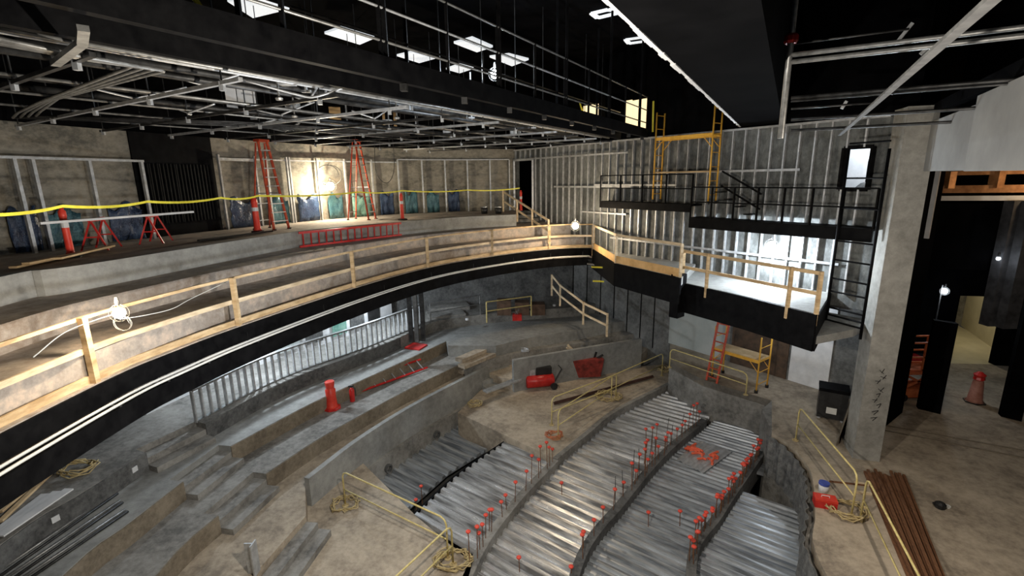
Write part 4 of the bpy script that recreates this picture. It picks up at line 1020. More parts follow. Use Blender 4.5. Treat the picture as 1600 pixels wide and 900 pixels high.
for k in range(13):
    s = -1+k*1.5
    if s > KL: break
    build('rail_post', MB().bar(kp(s, 0, 8.5), kp(s, 0, 9.62), .05, .05), 'black_steel', cw)
    build('hanger', MB().bar(kp(s+.1, .0 if k % 2 else 1.0, 8.5), kp(s+.1, .0 if k % 2 else 1.0, 11.5), .06, .06), 'black_steel', cw)
    if s > 2: build('bracket', MB().bar(kp(s+.4, -.02, 8.2), kp(s+.4, -.02, 8.1), .12, .1), 'dark_pipe', cw)
# second, higher catwalk rail run behind
cw2 = empty('catwalk', kp(8, 2.6, 10), 'second higher black catwalk with thin rails behind the first', 'catwalk')
for o_ in (-2.2, -3.0):
    for z in (9.9, 10.35):
        build('rail', MB().tube([kp(-4, o_, z), kp(KL-2.5, o_, z)], .018, 6), 'galv', cw2, smooth=True)
build('beam', MB().bar(kp(-4, -2.6, 9.4), kp(-3.5, -2.6, 9.4), .5, .2), 'black_steel', cw2)
for k in range(9):
    s = 1+k*1.6
    if s < KL-2.5:
        for o_ in (-2.2, -3.0): build('hanger', MB().bar(kp(s, o_, 9.85), kp(s, o_, 11.5), .05, .05), 'black_steel', cw2)
# services between catwalk and back wall: along-run pipes
runs = [(1.3, 8.35, .045, 'conduit', -5, 16.5), (1.55, 8.3, .03, 'conduit', -5, 16.8), (1.75, 8.32, .03, 'galv', -4, 16.5), (2.3, 8.25, .05, 'dark_pipe', -4, 17), (3.0, 8.5, .07, 'dark_pipe', -2, 17), (3.6, 8.2, .025, 'conduit', -2, 17), (4.4, 8.3, .03, 'dark_pipe', 0, 17.3), (5.2, 8.2, .022, 'conduit', 0, 17.5), (6.0, 8.4, .06, 'dark_pipe', 1, 17.4), (6.9, 8.2, .022, 'conduit', 1, 17), (7.7, 8.3, .03, 'dark_pipe', 2, 17), (8.5, 8.2, .02, 'conduit', 2, 16.5)]
def inroom(p):
    # left of side wall and inside of the back wall
    if (p.xy-W0.xy).dot(WN.xy) < .3: return False
    dmin = min(backR, key=lambda q: (Vector(q)-p.xy).length_squared); i = backR.index(dmin)
    a = Vector(backR[max(i-1, 0)]); b = Vector(backR[min(i+1, len(backR)-1)]); d = (b-a).normalized(); n = Vector((d.y, -d.x))
    return (p.xy-Vector(dmin)).dot(n) > .3
def clip_run(o_, s0, s1, z):
    ss = [s0+(s1-s0)*k/200 for k in range(201)]; ok = [s for s in ss if inroom(kp(s, o_, z))]
    return (min(ok), max(ok)) if ok else None
desc = ['next to the catwalk', 'second out from the catwalk', 'third out from the catwalk', 'fourth out from the catwalk', 'fifth out from the catwalk', 'sixth out from the catwalk', 'seventh out from the catwalk', 'eighth out from the catwalk', 'ninth out from the catwalk', 'third in from the back wall', 'second in from the back wall', 'nearest the back wall']
for (o_, z, r, m_, s0, s1), ds in zip(runs, desc):
    c = clip_run(o_, s0, s1, z)
    if c: tag(build('overhead_pipe', MB().tube([kp(c[0], o_, z), kp(c[1], o_, z)], r, 8), m_, smooth=True), ('thick ' if r > .042 else 'thin ')+('silver' if m_ != 'dark_pipe' else 'dark')+' overhead pipe parallel to the catwalk, '+ds, 'pipe')
# cross pipes / strut
for k in range(12):
    s = -1+k*1.55; hi = 9.0; ok = [1.2+j*.05 for j in range(0, 180) if inroom(kp(s, 1.2+j*.05, 8))]
    if not ok: continue
    o1 = max(ok)
    if o1 < 1.8: continue
    rt = empty('strut_trapeze', kp(s, 1.2, 8.1), ['nearest the camera', 'second', 'third', 'fourth', 'fifth', 'sixth', 'seventh', 'eighth', 'ninth', 'tenth', 'eleventh', 'farthest'][k]+(' overhead cross strut' if k in (0, 11) else ' overhead cross strut counted from the left')+' with hanger rods off the catwalk', 'strut')
    build('strut', MB().bar(kp(s, 1.15, 8.12), kp(s, o1, 8.12), .06, .05), 'dark_pipe' if k % 2 else 'galv', rt)
    j = 1.6
    while j < o1: build('hanger_rod', MB().tube([kp(s, j, 8.1), kp(s, j, 9.03 if (3.3 < j < 4.5) else (9.23 if 5.9 < j < 7.3 else 11.5))], .012, 5), 'dark_pipe', rt); build('clamp', MB().bar(kp(s, j, 8.02), kp(s, j, 8.14), .06, .06), 'galv', rt); j += 2.1
# bent conduit rack at upper left
cr_ = empty('conduit_rack', atd(120, 140, 7.5), 'rack of four parallel silver conduits bending diagonally at upper left', 'conduit')
for k in range(4):
    zz = 8.13
    pts = [at(20+12*k, 184-1*k, zz), at(28+12*k, 176-k*1, zz), at(60+10*k, 160-k*2, zz), at(195+16*k, 108+2*k, zz), at(204+17*k, 104+2.5*k, zz), at(198+17*k, 100+3*k, zz), at(120+10*k, 86+3*k, zz), at(-40, 52+3*k, zz)]
    build('conduit', MB().tube(pts, .022, 8), 'conduit', cr_, smooth=True)
    build('conduit', MB().tube([at(20+12*k, 184-k, zz), at(350+5*k, 196-2*k, zz), at(640, 214-2*k, zz)], .018, 8), 'dark_pipe', cr_, smooth=True)
for k in range(2):
    a = at(86+k*42, 100-k*34, 8.05); b = at(130+(k*0), 66-k*22, 8.05)
    build('unistrut', MB().bar(a, b, .08, .05), 'conduit', cr_)
# black ducts
for (o_, z, wd, ht, s0, s1, lab) in ((3.9, 9.3, .9, .5, -3, 15, 'long black rectangular duct above the pipes beside the catwalk'), (6.6, 9.5, 1.0, .5, -1, 15.5, 'long black rectangular duct above the pipes nearer the back wall')):
    c = clip_run(o_, s0, s1, z)
    if c: tag(build('duct', MB().bar(kp(c[0], o_, z), kp(c[1], o_, z), wd, ht), 'black'), lab, 'duct')
# junction boxes/heads
for k in range(9):
    p = kp(3.2+k*1.45, 2.0+(k*1.7) % 3.1, 8.1)
    if inroom(p):
        r_ = empty('sprinkler_head', p, 'pendant sprinkler head under the overhead pipes', 'sprinkler', 'sprinkler heads under the pipes')
        build('drop', MB().tube([p, p+Vector((0, 0, .35))], .015, 6), 'conduit', r_); build('escutcheon', MB().lathe(p-Vector((0, 0, .03)), [(.05, 0), (.06, .03), (.02, .06)], 10), 'conduit', r_)
# pale ceiling panels, self-glowing in place of light on them
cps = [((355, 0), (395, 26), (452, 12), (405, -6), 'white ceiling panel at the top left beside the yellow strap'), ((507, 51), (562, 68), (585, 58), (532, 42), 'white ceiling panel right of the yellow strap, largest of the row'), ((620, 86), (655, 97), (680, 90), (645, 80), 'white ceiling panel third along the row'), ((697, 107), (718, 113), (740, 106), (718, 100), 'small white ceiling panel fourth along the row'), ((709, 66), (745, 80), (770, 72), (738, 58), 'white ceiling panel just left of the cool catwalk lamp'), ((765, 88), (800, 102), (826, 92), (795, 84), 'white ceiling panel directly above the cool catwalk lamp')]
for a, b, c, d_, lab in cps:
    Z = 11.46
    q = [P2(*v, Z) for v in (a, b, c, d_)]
    tag(build('ceiling_panel', MB().prism(q, 11.42, 11.49), 'glow_white'), lab, 'ceiling panel')
# C-shaped white patches by bulkhead, with the same painted-in glow
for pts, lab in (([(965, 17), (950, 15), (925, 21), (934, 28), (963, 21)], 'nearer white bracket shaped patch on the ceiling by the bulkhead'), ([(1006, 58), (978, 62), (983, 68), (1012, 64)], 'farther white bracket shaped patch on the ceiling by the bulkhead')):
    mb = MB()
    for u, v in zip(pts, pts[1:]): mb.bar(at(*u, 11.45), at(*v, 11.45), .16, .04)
    tag(build('ceiling_patch', mb, 'glow_white'), lab, 'ceiling patch')
# yellow strap
a = at(300, -8, 8.9); b = at(326, 29, 8.62)
st_ = empty('lifting_strap', b, 'bright yellow strap hooked over the catwalk at the top', 'strap')
build('strap', MB().bar(a, b, .07, .02), 'yel', st_); build('hook', MB().bar(b+Vector((-.06, 0, .01)), b+Vector((.05, .02, .06)), .03, .03), 'yel', st_)
tag(build('strap_tail', MB().tube([atd(326, 62, 8.6), atd(331, 78, 8.6), atd(318, 82, 8.6), atd(337, 88, 8.6)], .03, 6), mat('salmon', (.6, .35, .25), (.8, .6, .5), .6, scale=5)), 'small knotted pinkish webbing hanging beneath the yellow strap', 'webbing')
# upper level openings on the rear (orange ply, lit windows)
def rear_panel(label, px0, px1, py0, py1, dist, mt, name='plywood_sheet', cat='board', th=.05):
    a = atd(px0, py1, dist); b = atd(px1, py1, dist); c = atd(px0, py0, dist)
    mb = MB().bar(Vector((a.x, a.y, (a.z+c.z)/2)), Vector((b.x, b.y, (a.z+c.z)/2)), th, abs(c.z-a.z))
    return tag(build(name, mb, mt), label, cat)
rear_panel('small upright orange plywood sheet standing among the overhead pipes', 516, 534, 167, 196, 18.5, 'ply')
rear_panel('narrow orange timber crosspiece standing right of the plywood sheet', 595, 625, 160, 172, 19.5, 'ply', 'timber_crosspiece', 'timber')
rear_panel('thin orange upright under the timber crosspiece, left one', 599, 603, 172, 205, 19.4, 'ply', 'timber_upright', 'timber')
rear_panel('thin orange upright under the timber crosspiece, right one', 616, 621, 172, 205, 19.4, 'ply', 'timber_upright', 'timber')
rear_panel('tall white board leaning among the pipes above the landing', 355, 372, 118, 170, 13.5, 'white', 'white_sheet')
rear_panel('short wide white board among the pipes above the landing', 372, 400, 128, 160, 13.6, 'white', 'white_sheet')
# lit windows in the side wall's upper part
for (x0, x1, y0, y1, k) in ((912, 934, 166, 191, 'leftmost'), (976, 986, 158, 200, 'second'), (986, 1008, 158, 206, 'right')):
    a = wallpt(x0, y1, .04); b = wallpt(x1, y1, .04); c = wallpt(x0, y0, .04); zz = (a.z+c.z)/2
    o = build('window_'+{'leftmost': '2', 'second': '3', 'right': '4'}[k], MB().bar(Vector((a.x, a.y, zz)), Vector((b.x, b.y, zz)), .05, abs(c.z-a.z)), 'lit_warm'); tag(o, kind='structure')
a = wallpt(1016, 200, .1); b = wallpt(1021, 158, .1); 
tag(build('yellow_brace', MB().bar(wallpt(1021, 158, .1), wallpt(1020, 206, .1), .05, .05), 'yel'), 'thin yellow upright beside the warm lit window', 'brace')
tag(build('yellow_brace', MB().bar(wallpt(906, 160, .1), wallpt(914, 188, .1), .05, .05), 'yel'), 'short yellow upright left of the warm lit windows', 'brace')
tag(build('black_equipment_case', MB().bar(wallpt(955, 190, .7)+Vector((0, 0, -.1)), wallpt(955, 150, .7), .8, .6), 'black'), 'black equipment case standing on the far end of the catwalk', 'case')

# ---------------------------------------------------------------- pipe grid at upper right
V0 = atd(1232, 100, 9.0); vb = atd(1229, 216, 9.0)
vp = empty('hung_pipe', (V0.x, V0.y, vb.z), 'bright vertical pipe with red clamp hanging left of the black grid', 'pipe')
build('pipe', MB().tube([(V0.x, V0.y, vb.z), (V0.x, V0.y, 11.48)], .045, 12), 'conduit', vp, smooth=True)
zc_ = atd(1231, 62, 9.0).z; build('clamp', MB().lathe((V0.x, V0.y, zc_-.06), [(.08, 0), (.1, .03), (.1, .1), (.08, .13)], 10), 'redpaint', vp)
gb_ = Vector((.866, -.5, 0))
ordn = ['topmost', 'second', 'third', 'fourth', 'fifth', 'sixth', 'seventh', 'lowest']
for k, (y, r, ln, off) in enumerate(((69, .018, 1.6, .6), (86, .035, 9, 0), (97, .035, 9, 0), (153, .03, 9, .5), (158, .02, 9, .5), (170, .018, 1.2, .7), (187, .03, 9, 1.2), (204, .03, 9, 2.0))):
    p = atd(1236, y, 9.0+off*2); tag(build('grid_pipe', MB().tube([p, p+gb_*ln], r, 8), 'conduit' if k in (1, 2) else 'dark_pipe', smooth=True), ordn[k]+' horizontal pipe running right from the hung pipe', 'pipe')
a = at(1312, 211, 8.25); b = at(1620, -14, 8.25)
a = atd(1312, 211, 14.5); dirp = Vector((-.5, -.866, 0)); 
us = MB().bar(a, a+dirp*12.4, .07, .03)
tag(build('slotted_strut', us, mat('dull_strut', (.10, .10, .10), (.18, .18, .175), .6, metal=.3, scale=6)), 'grey slotted strut running diagonally beneath the pipe grid', 'strut')
for (x0, y0, x1, y1, lab) in ((1403, 64, 1426, 36, 'small bright bracket above the diagonal strut'), (1438, 85, 1455, 70, 'small bright bracket left of the diagonal strut'), (1315, 170, 1323, 158, 'tiny bright bracket near the fifth grid pipe')):
    tag(build('bracket', MB().bar(atd(x0, y0, 11), atd(x1, y1, 11), .06, .05), 'galv'), lab, 'bracket')
# ================================================================ UNDER-BALCONY LOBBY
fr = offset(fA_, .25)
fi = [i for i in range(len(fr)) if 255 < pxcol(fr[i], ZA) < 668]
frp = [fr[i] for i in fi]; FRR = resample(frp, 40)
lf = empty('low_stud_partition', (*FRR[20], ZA), 'low galvanised stud partition with top rail behind the upper terrace', 'stud framing')
for k in range(0, 41, 1):
    p = FRR[k]; d = (FRR[min(k+1, 40)]-FRR[max(k-1, 0)]).normalized(); build('stud', stud_mb(p, ZA, ZA+.95, (d.x, d.y, 0), (-d.y, d.x, 0), .045, .09), 'stud', lf)
build('top_track', MB().ribbon([tuple(p) for p in FRR], ZA+.95, ZA+1.0, -.02, .12), 'conduit', lf)
build('bottom_track', MB().ribbon([tuple(p) for p in FRR], ZA, ZA+.05, -.02, .12), 'conduit', lf)
lob = offset([tuple(p) for p in FRR], 1.9)
struct('wall_lobby', MB().ribbon(lob, ZA, 3.08, 0, .1), 'white')
for k, (i, m_, lab) in enumerate(((10, 'rubber', 'black panel on the lobby wall between teal sheet and pale board'), (20, 'conc_dark', 'dark grey panel on the lobby wall between pale board and green sheet'), (29, 'conc_dark', 'dark grey panel on the lobby wall right of the green sheet'), (6, 'plastic_b', 'teal sheet hanging on the lobby wall at its left'), (16, 'drywall', 'pale board leaning on the lobby wall'), (25, 'plastic_g', 'green sheet hanging on the lobby wall'), (33, 'rubber', 'black panel on the lobby wall at its right'))):
    a = lob[i]; b = lob[i+3]; tag(build('lobby_panel', MB().ribbon([a, b], ZA+.2, 2.2, -.08, -.03), m_), lab, 'panel')
for f in (.3, .75):
    p = Vector(lob[int(f*40)]).lerp(FRR[int(f*40)], .55); lamp('lobby_light', (p.x, p.y, 2.6), 320, COOL, .1)
# column posts at right end of partition
for k, px_ in enumerate((641, 650, 660)):
    p = atd(px_, 500, 19.6); rp = tag(build('steel_post', MB().bar((p.x, p.y, ZA), (p.x, p.y, 3.08), .16, .16), 'conc_dark' if k == 1 else 'dark_pipe'), ['left', 'middle', 'right'][k]+' of the three dark steel posts ending the low partition', 'post')
tag(build('wall_fire_box', MB().box(*atd(663, 452, 19.2)-Vector((.12, .1, 0)), *(atd(663, 452, 19.2)+Vector((.12, .1, .35)))), 'redpaint'), 'small dark red box on the posts under the balcony', 'box')
# rear pipe rail and yellow post under balcony
pp_ = [atd(672, 480, 22.0), atd(750, 470, 23.2)]
rr_ = empty('pipe_guardrail', (pp_[0].x, pp_[0].y, ZA), 'white pipe rail at the dark rear of the lower hall', 'guardrail')
for z in (.55, 1.0): build('rail', MB().tube([(p.x, p.y, ZA+z) for p in pp_], .025, 6), 'conduit', rr_)
for p in pp_: build('post', MB().tube([(p.x, p.y, ZA), (p.x, p.y, ZA+1.0)], .025, 6), 'conduit', rr_)
pp_ = [atd(760, 478, 21.8), atd(830, 470, 22.8)]
rr_ = empty('pipe_guardrail', (pp_[0].x, pp_[0].y, ZA), 'yellow pipe rail at the rear centre of the lower hall', 'guardrail')
for z in (.55, 1.0): build('rail', MB().tube([(p.x, p.y, ZA+z) for p in pp_], .03, 6), 'yellow', rr_)
for p in pp_: build('post', MB().tube([(p.x, p.y, ZA), (p.x, p.y, ZA+1.0)], .035, 6), 'yellow', rr_)
for k, (x, y) in enumerate(((793, 489), (829, 482), (847, 481), (866, 478), (730, 500))):
    p = at(x, y, ZA); tag(build('floor_outlet', MB().lathe((p.x, p.y, ZA), [(.09, 0), (.09, .08), (.04, .1)], 10), 'white'), 'small white capped floor stub on the dark rear terrace', 'floor stub', 'white stubs on the rear terrace')
p = at(808, 500, ZA); rc_ = empty('tool_crate', p, 'small red crate of tools on the dark rear terrace', 'crate')
build('crate', MB().box(p.x-.22, p.y-.15, ZA, p.x+.22, p.y+.15, ZA+.3), 'redpaint', rc_); build('tools', MB().bar(p+Vector((-.15, 0, .2)), p+Vector((.1, .1, .5)), .05, .05).bar(p+Vector((.1, 0, .2)), p+Vector((-.05, .05, .45)), .04, .04), 'conduit', rc_)
for k, (x0, x1) in enumerate(((775, 800), (803, 828), (830, 850))):
    p = atd((x0+x1)/2, 470, 23.2); o = build('crate', MB().box(p.x-.35, p.y-.3, ZA, p.x+.35, p.y+.3, ZA+.75-.1*k), mat('brown_crate', (.06, .035, .02), (.14, .08, .05), .7, scale=4) if k == 0 else bpy.data.materials['brown_crate']); tag(o, ['left', 'middle', 'right'][k]+' of the three dark brown crates at the rear of the lower hall', 'crate')
# ================================================================ LOOSE THINGS
def compressor(label, p, rz=0, s=1):
    root = empty('air_compressor', p, label, 'compressor', rz=rz); 
    def cyl(x0, x1, y, z, r): return MB().tube([(x0*s, y*s, z*s), ((x0+.03)*s, y*s, z*s), ((x1-.03)*s, y*s, z*s), (x1*s, y*s, z*s)], [r*.7*s, r*s, r*s, r*.7*s], 14)
    build('tank', cyl(-.4, .4, -.1, .22, .18), 'redpaint', root, local=True, smooth=True)
    build('tank', cyl(-.4, .4, .22, .22, .14), 'redpaint', root, local=True, smooth=True)
    build('motor', MB().box(-.1*s, -.12*s, .3*s, .34*s, .22*s, .6*s), 'rubber', root, local=True)
    build('pump', MB().box(-.36*s, -.1*s, .3*s, -.13*s, .17*s, .55*s), 'galv', root, local=True)
    build('handle', MB().tube([(.4*s, -.2*s, .2*s), (.6*s, -.2*s, .55*s), (.6*s, .2*s, .55*s), (.4*s, .2*s, .2*s)], .018*s, 6), 'rubber', root, local=True)
    for t in (-1, 1): build('wheel', MB().tube([(.36*s, t*.27*s, .1*s), (.36*s, t*.32*s, .1*s)], .1*s, 12), 'rubber', root, local=True)
    return root
compressor('red tank compressor with black motor on the platform, left of two machines', at(842, 604, ZS), .2, 1.5)
cp = at(912, 586, ZS)
ct = empty('tool_cart', cp, 'red tool bin heaped with tools on the platform before the curved wall', 'tool bin', rz=.1); ct.scale = (1.45, 1.45, 1.45)
build('bin', MB().hexa([(-.45, -.3, .05), (.45, -.3, .05), (.45, .3, .05), (-.45, .3, .05)], [(-.52, -.36, .62), (.52, -.36, .62), (.52, .36, .62), (-.52, .36, .62)]), mat('worn_red_bin', (.12, .02, .015), (.36, .05, .04), .6, scale=7), ct, local=True)
for k in range(16):
    a = Vector((random.uniform(-.35, .35), random.uniform(-.2, .2), .5)); b = a+Vector((random.uniform(-.5, .5), random.uniform(-.2, .2), random.uniform(.1, .4)))
    build('tool_handle', MB().bar(a, b, .05, .06), ['rubber', 'conduit', 'yellow', 'wood_pale'][k % 4], ct, local=True)
build('black_bag', MB().lathe((-.62, -.1, 0), [(.16, 0), (.22, .15), (.18, .4), (.08, .5)], 10), 'rubber', ct, local=True)
bc = empty('bucket', at(977, 573, ZS), 'white bucket standing behind the platform guardrail', 'bucket'); build('pail', MB().lathe((0, 0, 0), [(.14, 0), (.17, .38), (.15, .38)], 14), 'cable', bc, local=True, smooth=True); build('handle', MB().tube([(-.17, 0, .36), (0, -.12, .3), (.17, 0, .36)], .008, 5), 'galv', bc, local=True)
bc = empty('bucket', at(988, 573, ZS), 'dark grey bucket right behind the white bucket', 'bucket'); build('pail', MB().lathe((0, 0, 0), [(.12, 0), (.14, .32)], 12), 'rubber', bc, local=True, smooth=True); build('handle', MB().tube([(-.14, 0, .3), (0, -.1, .25), (.14, 0, .3)], .008, 5), 'galv', bc, local=True)
tag(build('steel_beam', MB().bar(at(866, 630, ZS+.06), at(1020, 588, ZS+.06), .16, .03).bar(at(866, 630, ZS+.11), at(1020, 588, ZS+.11), .03, .12), mat('oxide_steel', (.05, .025, .02), (.1, .05, .04), .6, scale=6)), 'long dark oxide steel beam lying across the platform behind the guardrail', 'beam')
tag(build('metal_plank', MB().bar(at(758, 612, ZS+.5), at(812, 592, ZS+.5), .3, .06), 'galv'), 'short silver metal plank on the steps by the parapet end', 'plank')
p = at(820, 551, -.4); tag(build('coiled_chain', MB().tube([(p.x+.16*math.cos(a*.8)*(1+.2*math.sin(a)), p.y+.1*math.sin(a*.8), -.39+.02+.008*a) for a in range(20)], .02, 6), 'galv'), 'small silver coil of chain on the far curved wall', 'chain')
# rusty bar bundle: individual bars
ba, bb_, bc_, bd = at(1352, 741, ZG), at(1412, 745, ZG), at(1474, 905, ZG), at(1420, 905, ZG)
nb_ = 16
for k in range(nb_):
    f = k/(nb_-1); a = ba.lerp(bb_, f); b = bd.lerp(bc_, f); b = a+(b-a)*1.7; a = a+(b-a).normalized()*random.uniform(-.12, .12)
    z = .03 + (.06 if k % 3 == 1 else 0)
    o = build('rusty_bar', MB().bar(a+Vector((0, 0, z)), b+Vector((0, 0, z)), .058, .05), 'rust'); tag(o, 'long rusty steel bar in the bundle on the stage floor', 'steel bar', 'rusty bars bundled on the stage')
for k, u in enumerate(((1350, 752), (1352, 766))):
    tag(build('timber_dunnage', MB().bar(at(1335, u[1]+2, ZG+.03), at(1362, u[1]+6, ZG+.03), .06, .05), 'wood_pale'), ['upper', 'lower'][k]+' pale timber stub poking out left of the rusty bars', 'timber')
tag(build('timber_batten', MB().bar(at(1296, 752, ZG+.02), at(1352, 758, ZG+.02), .04, .03), 'rust'), 'thin dark batten lying left of the rusty bars', 'timber')
rbx = empty('tool_box', at(1288, 790, ZG), 'small red tool box on the stage edge beside the hoses', 'tool box', rz=-.35)
build('body', MB().box(-.22, -.13, 0, .22, .13, .17), 'redpaint', rbx, local=True); build('lid', MB().box(-.225, -.135, .17, .225, .135, .22), 'red', rbx, local=True); build('handle', MB().tube([(-.08, 0, .22), (-.08, 0, .26), (.08, 0, .26), (.08, 0, .22)], .01, 6), 'white', rbx, local=True)
bl = empty('paint_pail', at(1286, 768, ZG), 'white pail with blue rim behind the red tool box', 'bucket'); build('pail', MB().lathe((0, 0, 0), [(.1, 0), (.11, .2)], 14), 'white', bl, local=True, smooth=True); build('rim', MB().lathe((0, 0, .2), [(.118, 0), (.118, .05), (.1, .05)], 14), 'blue', bl, local=True)
tg = empty('hand_tool', at(1470, 792, ZG), 'small black and white power tool lying alone on the stage floor', 'tool', rz=.5); build('body', MB().lathe((-.05, 0, 0), [(.1, 0), (.11, .1), (.06, .14)], 10), 'rubber', tg, local=True); build('blade_guard', MB().lathe((.12, -.06, 0), [(.08, 0), (.08, .03)], 12), 'cable', tg, local=True); build('grip', MB().bar((-.15, .1, .08), (-.02, 0, .1), .05, .05), 'rubber', tg, local=True)
bx = empty('black_cart', at(1297, 652, ZG), 'black equipment case standing on the stage left of the leaning sheets', 'case', rz=-.55)
build('body', MB().box(-.38, -.3, .08, .38, .3, .95), 'rubber', bx, local=True); build('lid', MB().box(-.4, -.32, .95, .4, .32, 1.05), 'black_steel', bx, local=True)
build('label_panel', MB().box(-.15, -.315, .25, .12, -.3, .45), 'cable', bx, local=True)
for s in (-1, 1):
    build('caster', MB().lathe((s*.3, -.2, 0), [(.05, 0), (.05, .08)], 8), 'galv', bx, local=True)
for k, m_ in enumerate(('conc_tan', 'black_steel', 'drywall')):
    a = at(1306+5*k, 697-4*k, ZG); b = at(1322+3*k, 640-4*k, ZG); up = Vector((.35, .12, 1.35-.1*k)); th_ = Vector((.03, .01, 0))
    o = build('leaning_sheet', MB().hexa([a, b, b+th_, a+th_], [a+up, b+up, b+up+th_, a+up+th_]), m_); tag(o, ['front brown', 'middle black', 'rear pale'][k]+' sheet leaning against the foot of the concrete column', 'board')
# left bottom: panels, conduits
for k in range(3):
    a = at(-30+14*k, 850-6*k, ZA+.06+.03*k); b = at(72+18*k, 772-4*k, ZA+.06+.03*k)
    mb = MB().bar(a, b, .2, .03); o = build('stud_length', mb, 'white'); 
    tag(o, ['left', 'middle', 'right'][k]+' of the three bright metal lengths lying on the upper terrace', 'metal length')
for k in range(6):
    a = at(-20+10*k, 905+2*k, ZB+.03); b = at(180+4*k, 768+7*k-(k % 2)*4, ZB+.03)
    tag(build('conduit_length', MB().tube([a, b], .03, 6), 'conduit' if k % 2 == 0 else 'dark_pipe', smooth=True), 'loose conduit length lying along the middle terrace', 'conduit', 'loose conduits on the middle terrace')
for k, (u, v) in enumerate((((0, 815), (105, 715)), ((0, 800), (95, 720)))):
    tag(build('timber_length', MB().bar(at(*u, ZA+.05), at(*v, ZA+.05), .09, .05), 'wood'), ['nearer', 'farther'][k]+' brown timber lying under the balcony edge at left', 'timber')
pst = at(402, 896, ZD); tag(build('steel_post', MB().bar((pst.x, pst.y, ZD), (pst.x, pst.y, ZD+.75), .22, .03).bar((pst.x-.1, pst.y, ZD), (pst.x-.1, pst.y, ZD+.75), .03, .16), 'galv'), 'short grey steel post stub standing on the aisle at the bottom', 'post')
# wall stickers
for (x, y, z, lab) in ((203, 742, 0, 0),): pass
for k, (x, y) in enumerate(((203, 742), (64, 840))):
    i = min(range(len(nA_)), key=lambda i: abs(pxcol(nA_[i], 0)-x)); a = Vector(offset(nA_, -.045)[i]); b = Vector(offset(nA_, -.045)[min(i+1, len(nA_)-1)]); d = (b-a).normalized()
    tag(build('outlet_cover', MB().bar((*a, -.02), (*(a+d*.14), -.02), .02, .13), 'white'), ['right', 'left'][k]+' of the two square white outlet covers on the upper terrace riser', 'outlet')
# ---------------------------------------------------------------- backstage things
lf_ = empty('scissor_lift', atd(1430, 555, 20.5), 'orange scissor lift basket standing in the dark beyond the column', 'lift')
bq = wloc(lf_); bq.z = ZG; lf_.location.z = ZG
def fbox(mb, x0, y0, x1, y1, z, r=.03):
    for (a, b) in (((x0, y0), (x1, y0)), ((x1, y0), (x1, y1)), ((x1, y1), (x0, y1)), ((x0, y1), (x0, y0))): mb.bar((*a, z), (*b, z), r, r)
M['lift'] = mat('orange_lift_paint', (.55, .12, .04), (.75, .22, .08), .4, scale=5)
mb = MB()
for z in (1.1, 1.55, 2.05): fbox(mb, -.65, -.35, .65, .35, z, .05)
for x in (-.65, 0, .65):
    for y in (-.35, .35): mb.bar((x, y, 1.0), (x, y, 2.05), .05, .05)
build('basket', mb, 'lift', lf_, local=True); build('platform', MB().box(-.7, -.4, .95, .7, .4, 1.05), 'lift', lf_, local=True)
mb = MB()
for s in (-1, 1): mb.bar((-.55, s*.3, .4), (.55, s*.3, .95), .05, .08).bar((-.55, s*.3, .95), (.55, s*.3, .4), .05, .08)
build('scissor_arm', mb, 'lift', lf_, local=True); build('chassis', MB().box(-.7, -.38, .12, .7, .38, .42), 'lift', lf_, local=True)
for sx in (-1, 1):
    for sy in (-1, 1): build('wheel', MB().tube([(sx*.5, sy*.36, .13), (sx*.5, sy*.44, .13)], .13, 12), 'rubber', lf_, local=True)
p = at(1416, 566, ZG); rd = empty('floor_machine', p, 'low red floor machine beside the foot of the column', 'machine'); build('body', MB().box(p.x-.5, p.y-.3, ZG+.05, p.x+.35, p.y+.3, ZG+.35), 'redpaint', rd); build('motor', MB().lathe((p.x+.5, p.y, ZG+.02), [(.2, 0), (.22, .3), (.1, .35)], 12), 'rubber', rd)
for (x, yb, yt, dist, w_, lab) in ((1468, 560, 450, 19.5, .55, 'broad black masking flat standing left of the cream lit doorway'), (1580, 655, 395, 16.5, .45, 'tall black post in front at the right edge of the stage')):
    b = at(x, yb, ZG) if dist < 18 else Vector((*atd(x, yb, dist).xy, ZG)); dd = Vector((b.y, -b.x, 0)).normalized()*w_/2
    mb = MB().hexa([b-dd, b+dd, b+dd+Vector((.1, .2, 0)), b-dd+Vector((.1, .2, 0))], [v+Vector((0, 0, 4.6 if dist < 18 else 3.0)) for v in (b-dd, b+dd, b+dd+Vector((.1, .2, 0)), b-dd+Vector((.1, .2, 0)))])
    tag(build('masking_flat' if dist > 18 else 'black_post', mb, 'black'), lab, 'flat' if dist > 18 else 'post')
for k, (x, w_) in enumerate(((1548, .3), (1570, .4))):
    b = Vector((*atd(x+0, 500, 20.0).xy, ZG)); tag(build('backstage_duct', MB().bar((b.x, b.y, 2.3), (b.x, b.y, 6.0), w_, .4), mat('dark_grey_duct%d' % k, (.02, .02, .022), (.06, .06, .065), .6, scale=3)), ['narrow', 'wide'][k]+' dark grey vertical duct on the backstage wall above the doorway', 'duct')
tag(build('backstage_shelf', MB().bar(atd(1440, 345, 21), atd(1600, 345, 22), .3, .5), mat('dark_grey_panel', (.03, .03, .032), (.07, .07, .075), .6, scale=2)), 'long dark grey ledge high on the backstage wall', 'ledge')
# stage dark runners (black rubber marking strips on the floor)
for k, (x0, y0, x1, y1, w_) in enumerate(((1380, 672, 1700, 735, .05), (1385, 665, 1700, 722, .05))):
    tag(build('floor_track', MB().bar(at(x0, y0, ZG+.01), at(x1, y1, ZG+.01), w_, .02), 'conc_tan'), ['nearer', 'farther'][k]+' thin metal track strip set along the stage floor', 'floor track')
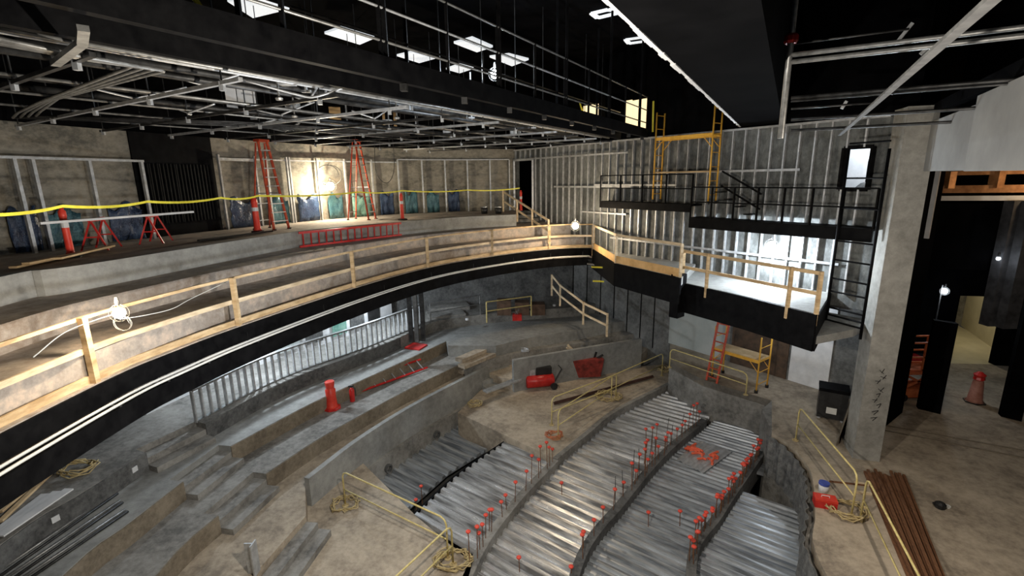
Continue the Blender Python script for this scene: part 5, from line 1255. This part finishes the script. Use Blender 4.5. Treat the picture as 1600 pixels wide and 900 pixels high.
# wood pieces on balcony
for k, (x, y) in enumerate(((934, 417), (936, 439), (1058, 460))):
    p = atd(x, y, 19.3 if k < 2 else 15.9); tag(build('yellow_ribbon', MB().bar(p-Vector((.25, 0, 0)), p+Vector((.2, 0, -.03)), .02, .06), 'yel'), ['upper yellow ribbon tied under the end of the balcony front', 'small yellow ribbon below the end of the balcony front', 'yellow ribbon tied under the joint between the boxes'][k], 'ribbon')

# things seen through the lit window
h = HW; pw = WP((h[0]+h[1])/2-.05, -1.6); hz = h[2]
hp = empty('ladder_hoop', (*pw, hz), 'grey arched ladder hoop standing in the white room behind the window', 'hoop')
arc = [Vector((pw[0]+WD.x*.22*math.cos(a), pw[1]+WD.y*.22*math.cos(a), hz+.75+.25*math.sin(a))) for a in [math.pi*k/12 for k in range(13)]]
build('hoop', MB().tube([(arc[0].x, arc[0].y, hz)]+arc+[(arc[-1].x, arc[-1].y, hz)], .02, 6), 'dark_pipe', hp)
for z in (.25, .5, .75): build('rung', MB().tube([(arc[0].x, arc[0].y, hz+z), (arc[-1].x, arc[-1].y, hz+z)], .015, 6), 'dark_pipe', hp)
tag(build('heaped_cover', MB().lathe((*WP(h[0]+.35, -1.1), h[2]-.25), [(.42, 0), (.4, .25), (.25, .4), (.1, .45)], 9), 'conc_dark'), 'dark heaped cover at the foot of the window opening', 'cover')
# clutter in the ceiling services
rnd = random.Random(11)
nth = ['nearest the camera', 'second from the camera', 'third from the camera', 'fourth from the camera', 'fifth from the camera', 'sixth from the camera', 'seventh from the camera', 'eighth from the camera', 'ninth from the camera', 'tenth from the camera']
q = 0
for k in range(26):
    p = kp(1.5+k*.62, 1.5+rnd.uniform(0, 6.5), 8.3)
    if not inroom(p) or q > 9: continue
    b = p+Vector((rnd.uniform(.6, 1.6), rnd.uniform(-.9, .9), rnd.uniform(-.05, .25)))
    if not inroom(b): continue
    mid = (p+b)/2+Vector((rnd.uniform(-.2, .2), rnd.uniform(-.2, .2), -.16))
    tag(build('flexible_conduit', MB().tube(spline3([p, p.lerp(mid, .6)+Vector((.1, .1, -.05)), mid, b]), .018, 6), 'galv', smooth=True), 'drooping flexible conduit among the overhead pipes, '+nth[q], 'conduit'); q += 1
for k in range(16):
    p = kp(4+k*.8, 1.8+rnd.uniform(0, 5), 8.35)
    if not inroom(p): continue
    o = build('hanger_strap', MB().bar(p, p+Vector((0, 0, rnd.uniform(.5, 1.1))), .05, .03).bar(p+Vector((-.08, 0, 0)), p+Vector((.08, 0, 0)), .04, .04), 'galv')
    tag(o, 'short silver hanger strap rising above the overhead pipes', 'hanger', 'hanger straps above the pipes')
for k in range(7):
    p = kp(3.5+k*1.7, 2.2+(k*2.3) % 4, 8.42)
    if not inroom(p): continue
    tag(build('junction_box', MB().bar(p-Vector((.12, 0, 0)), p+Vector((.12, 0, 0)), .22, .12), 'galv'), 'square grey junction box fixed above the overhead pipes', 'junction box', 'junction boxes above the pipes')
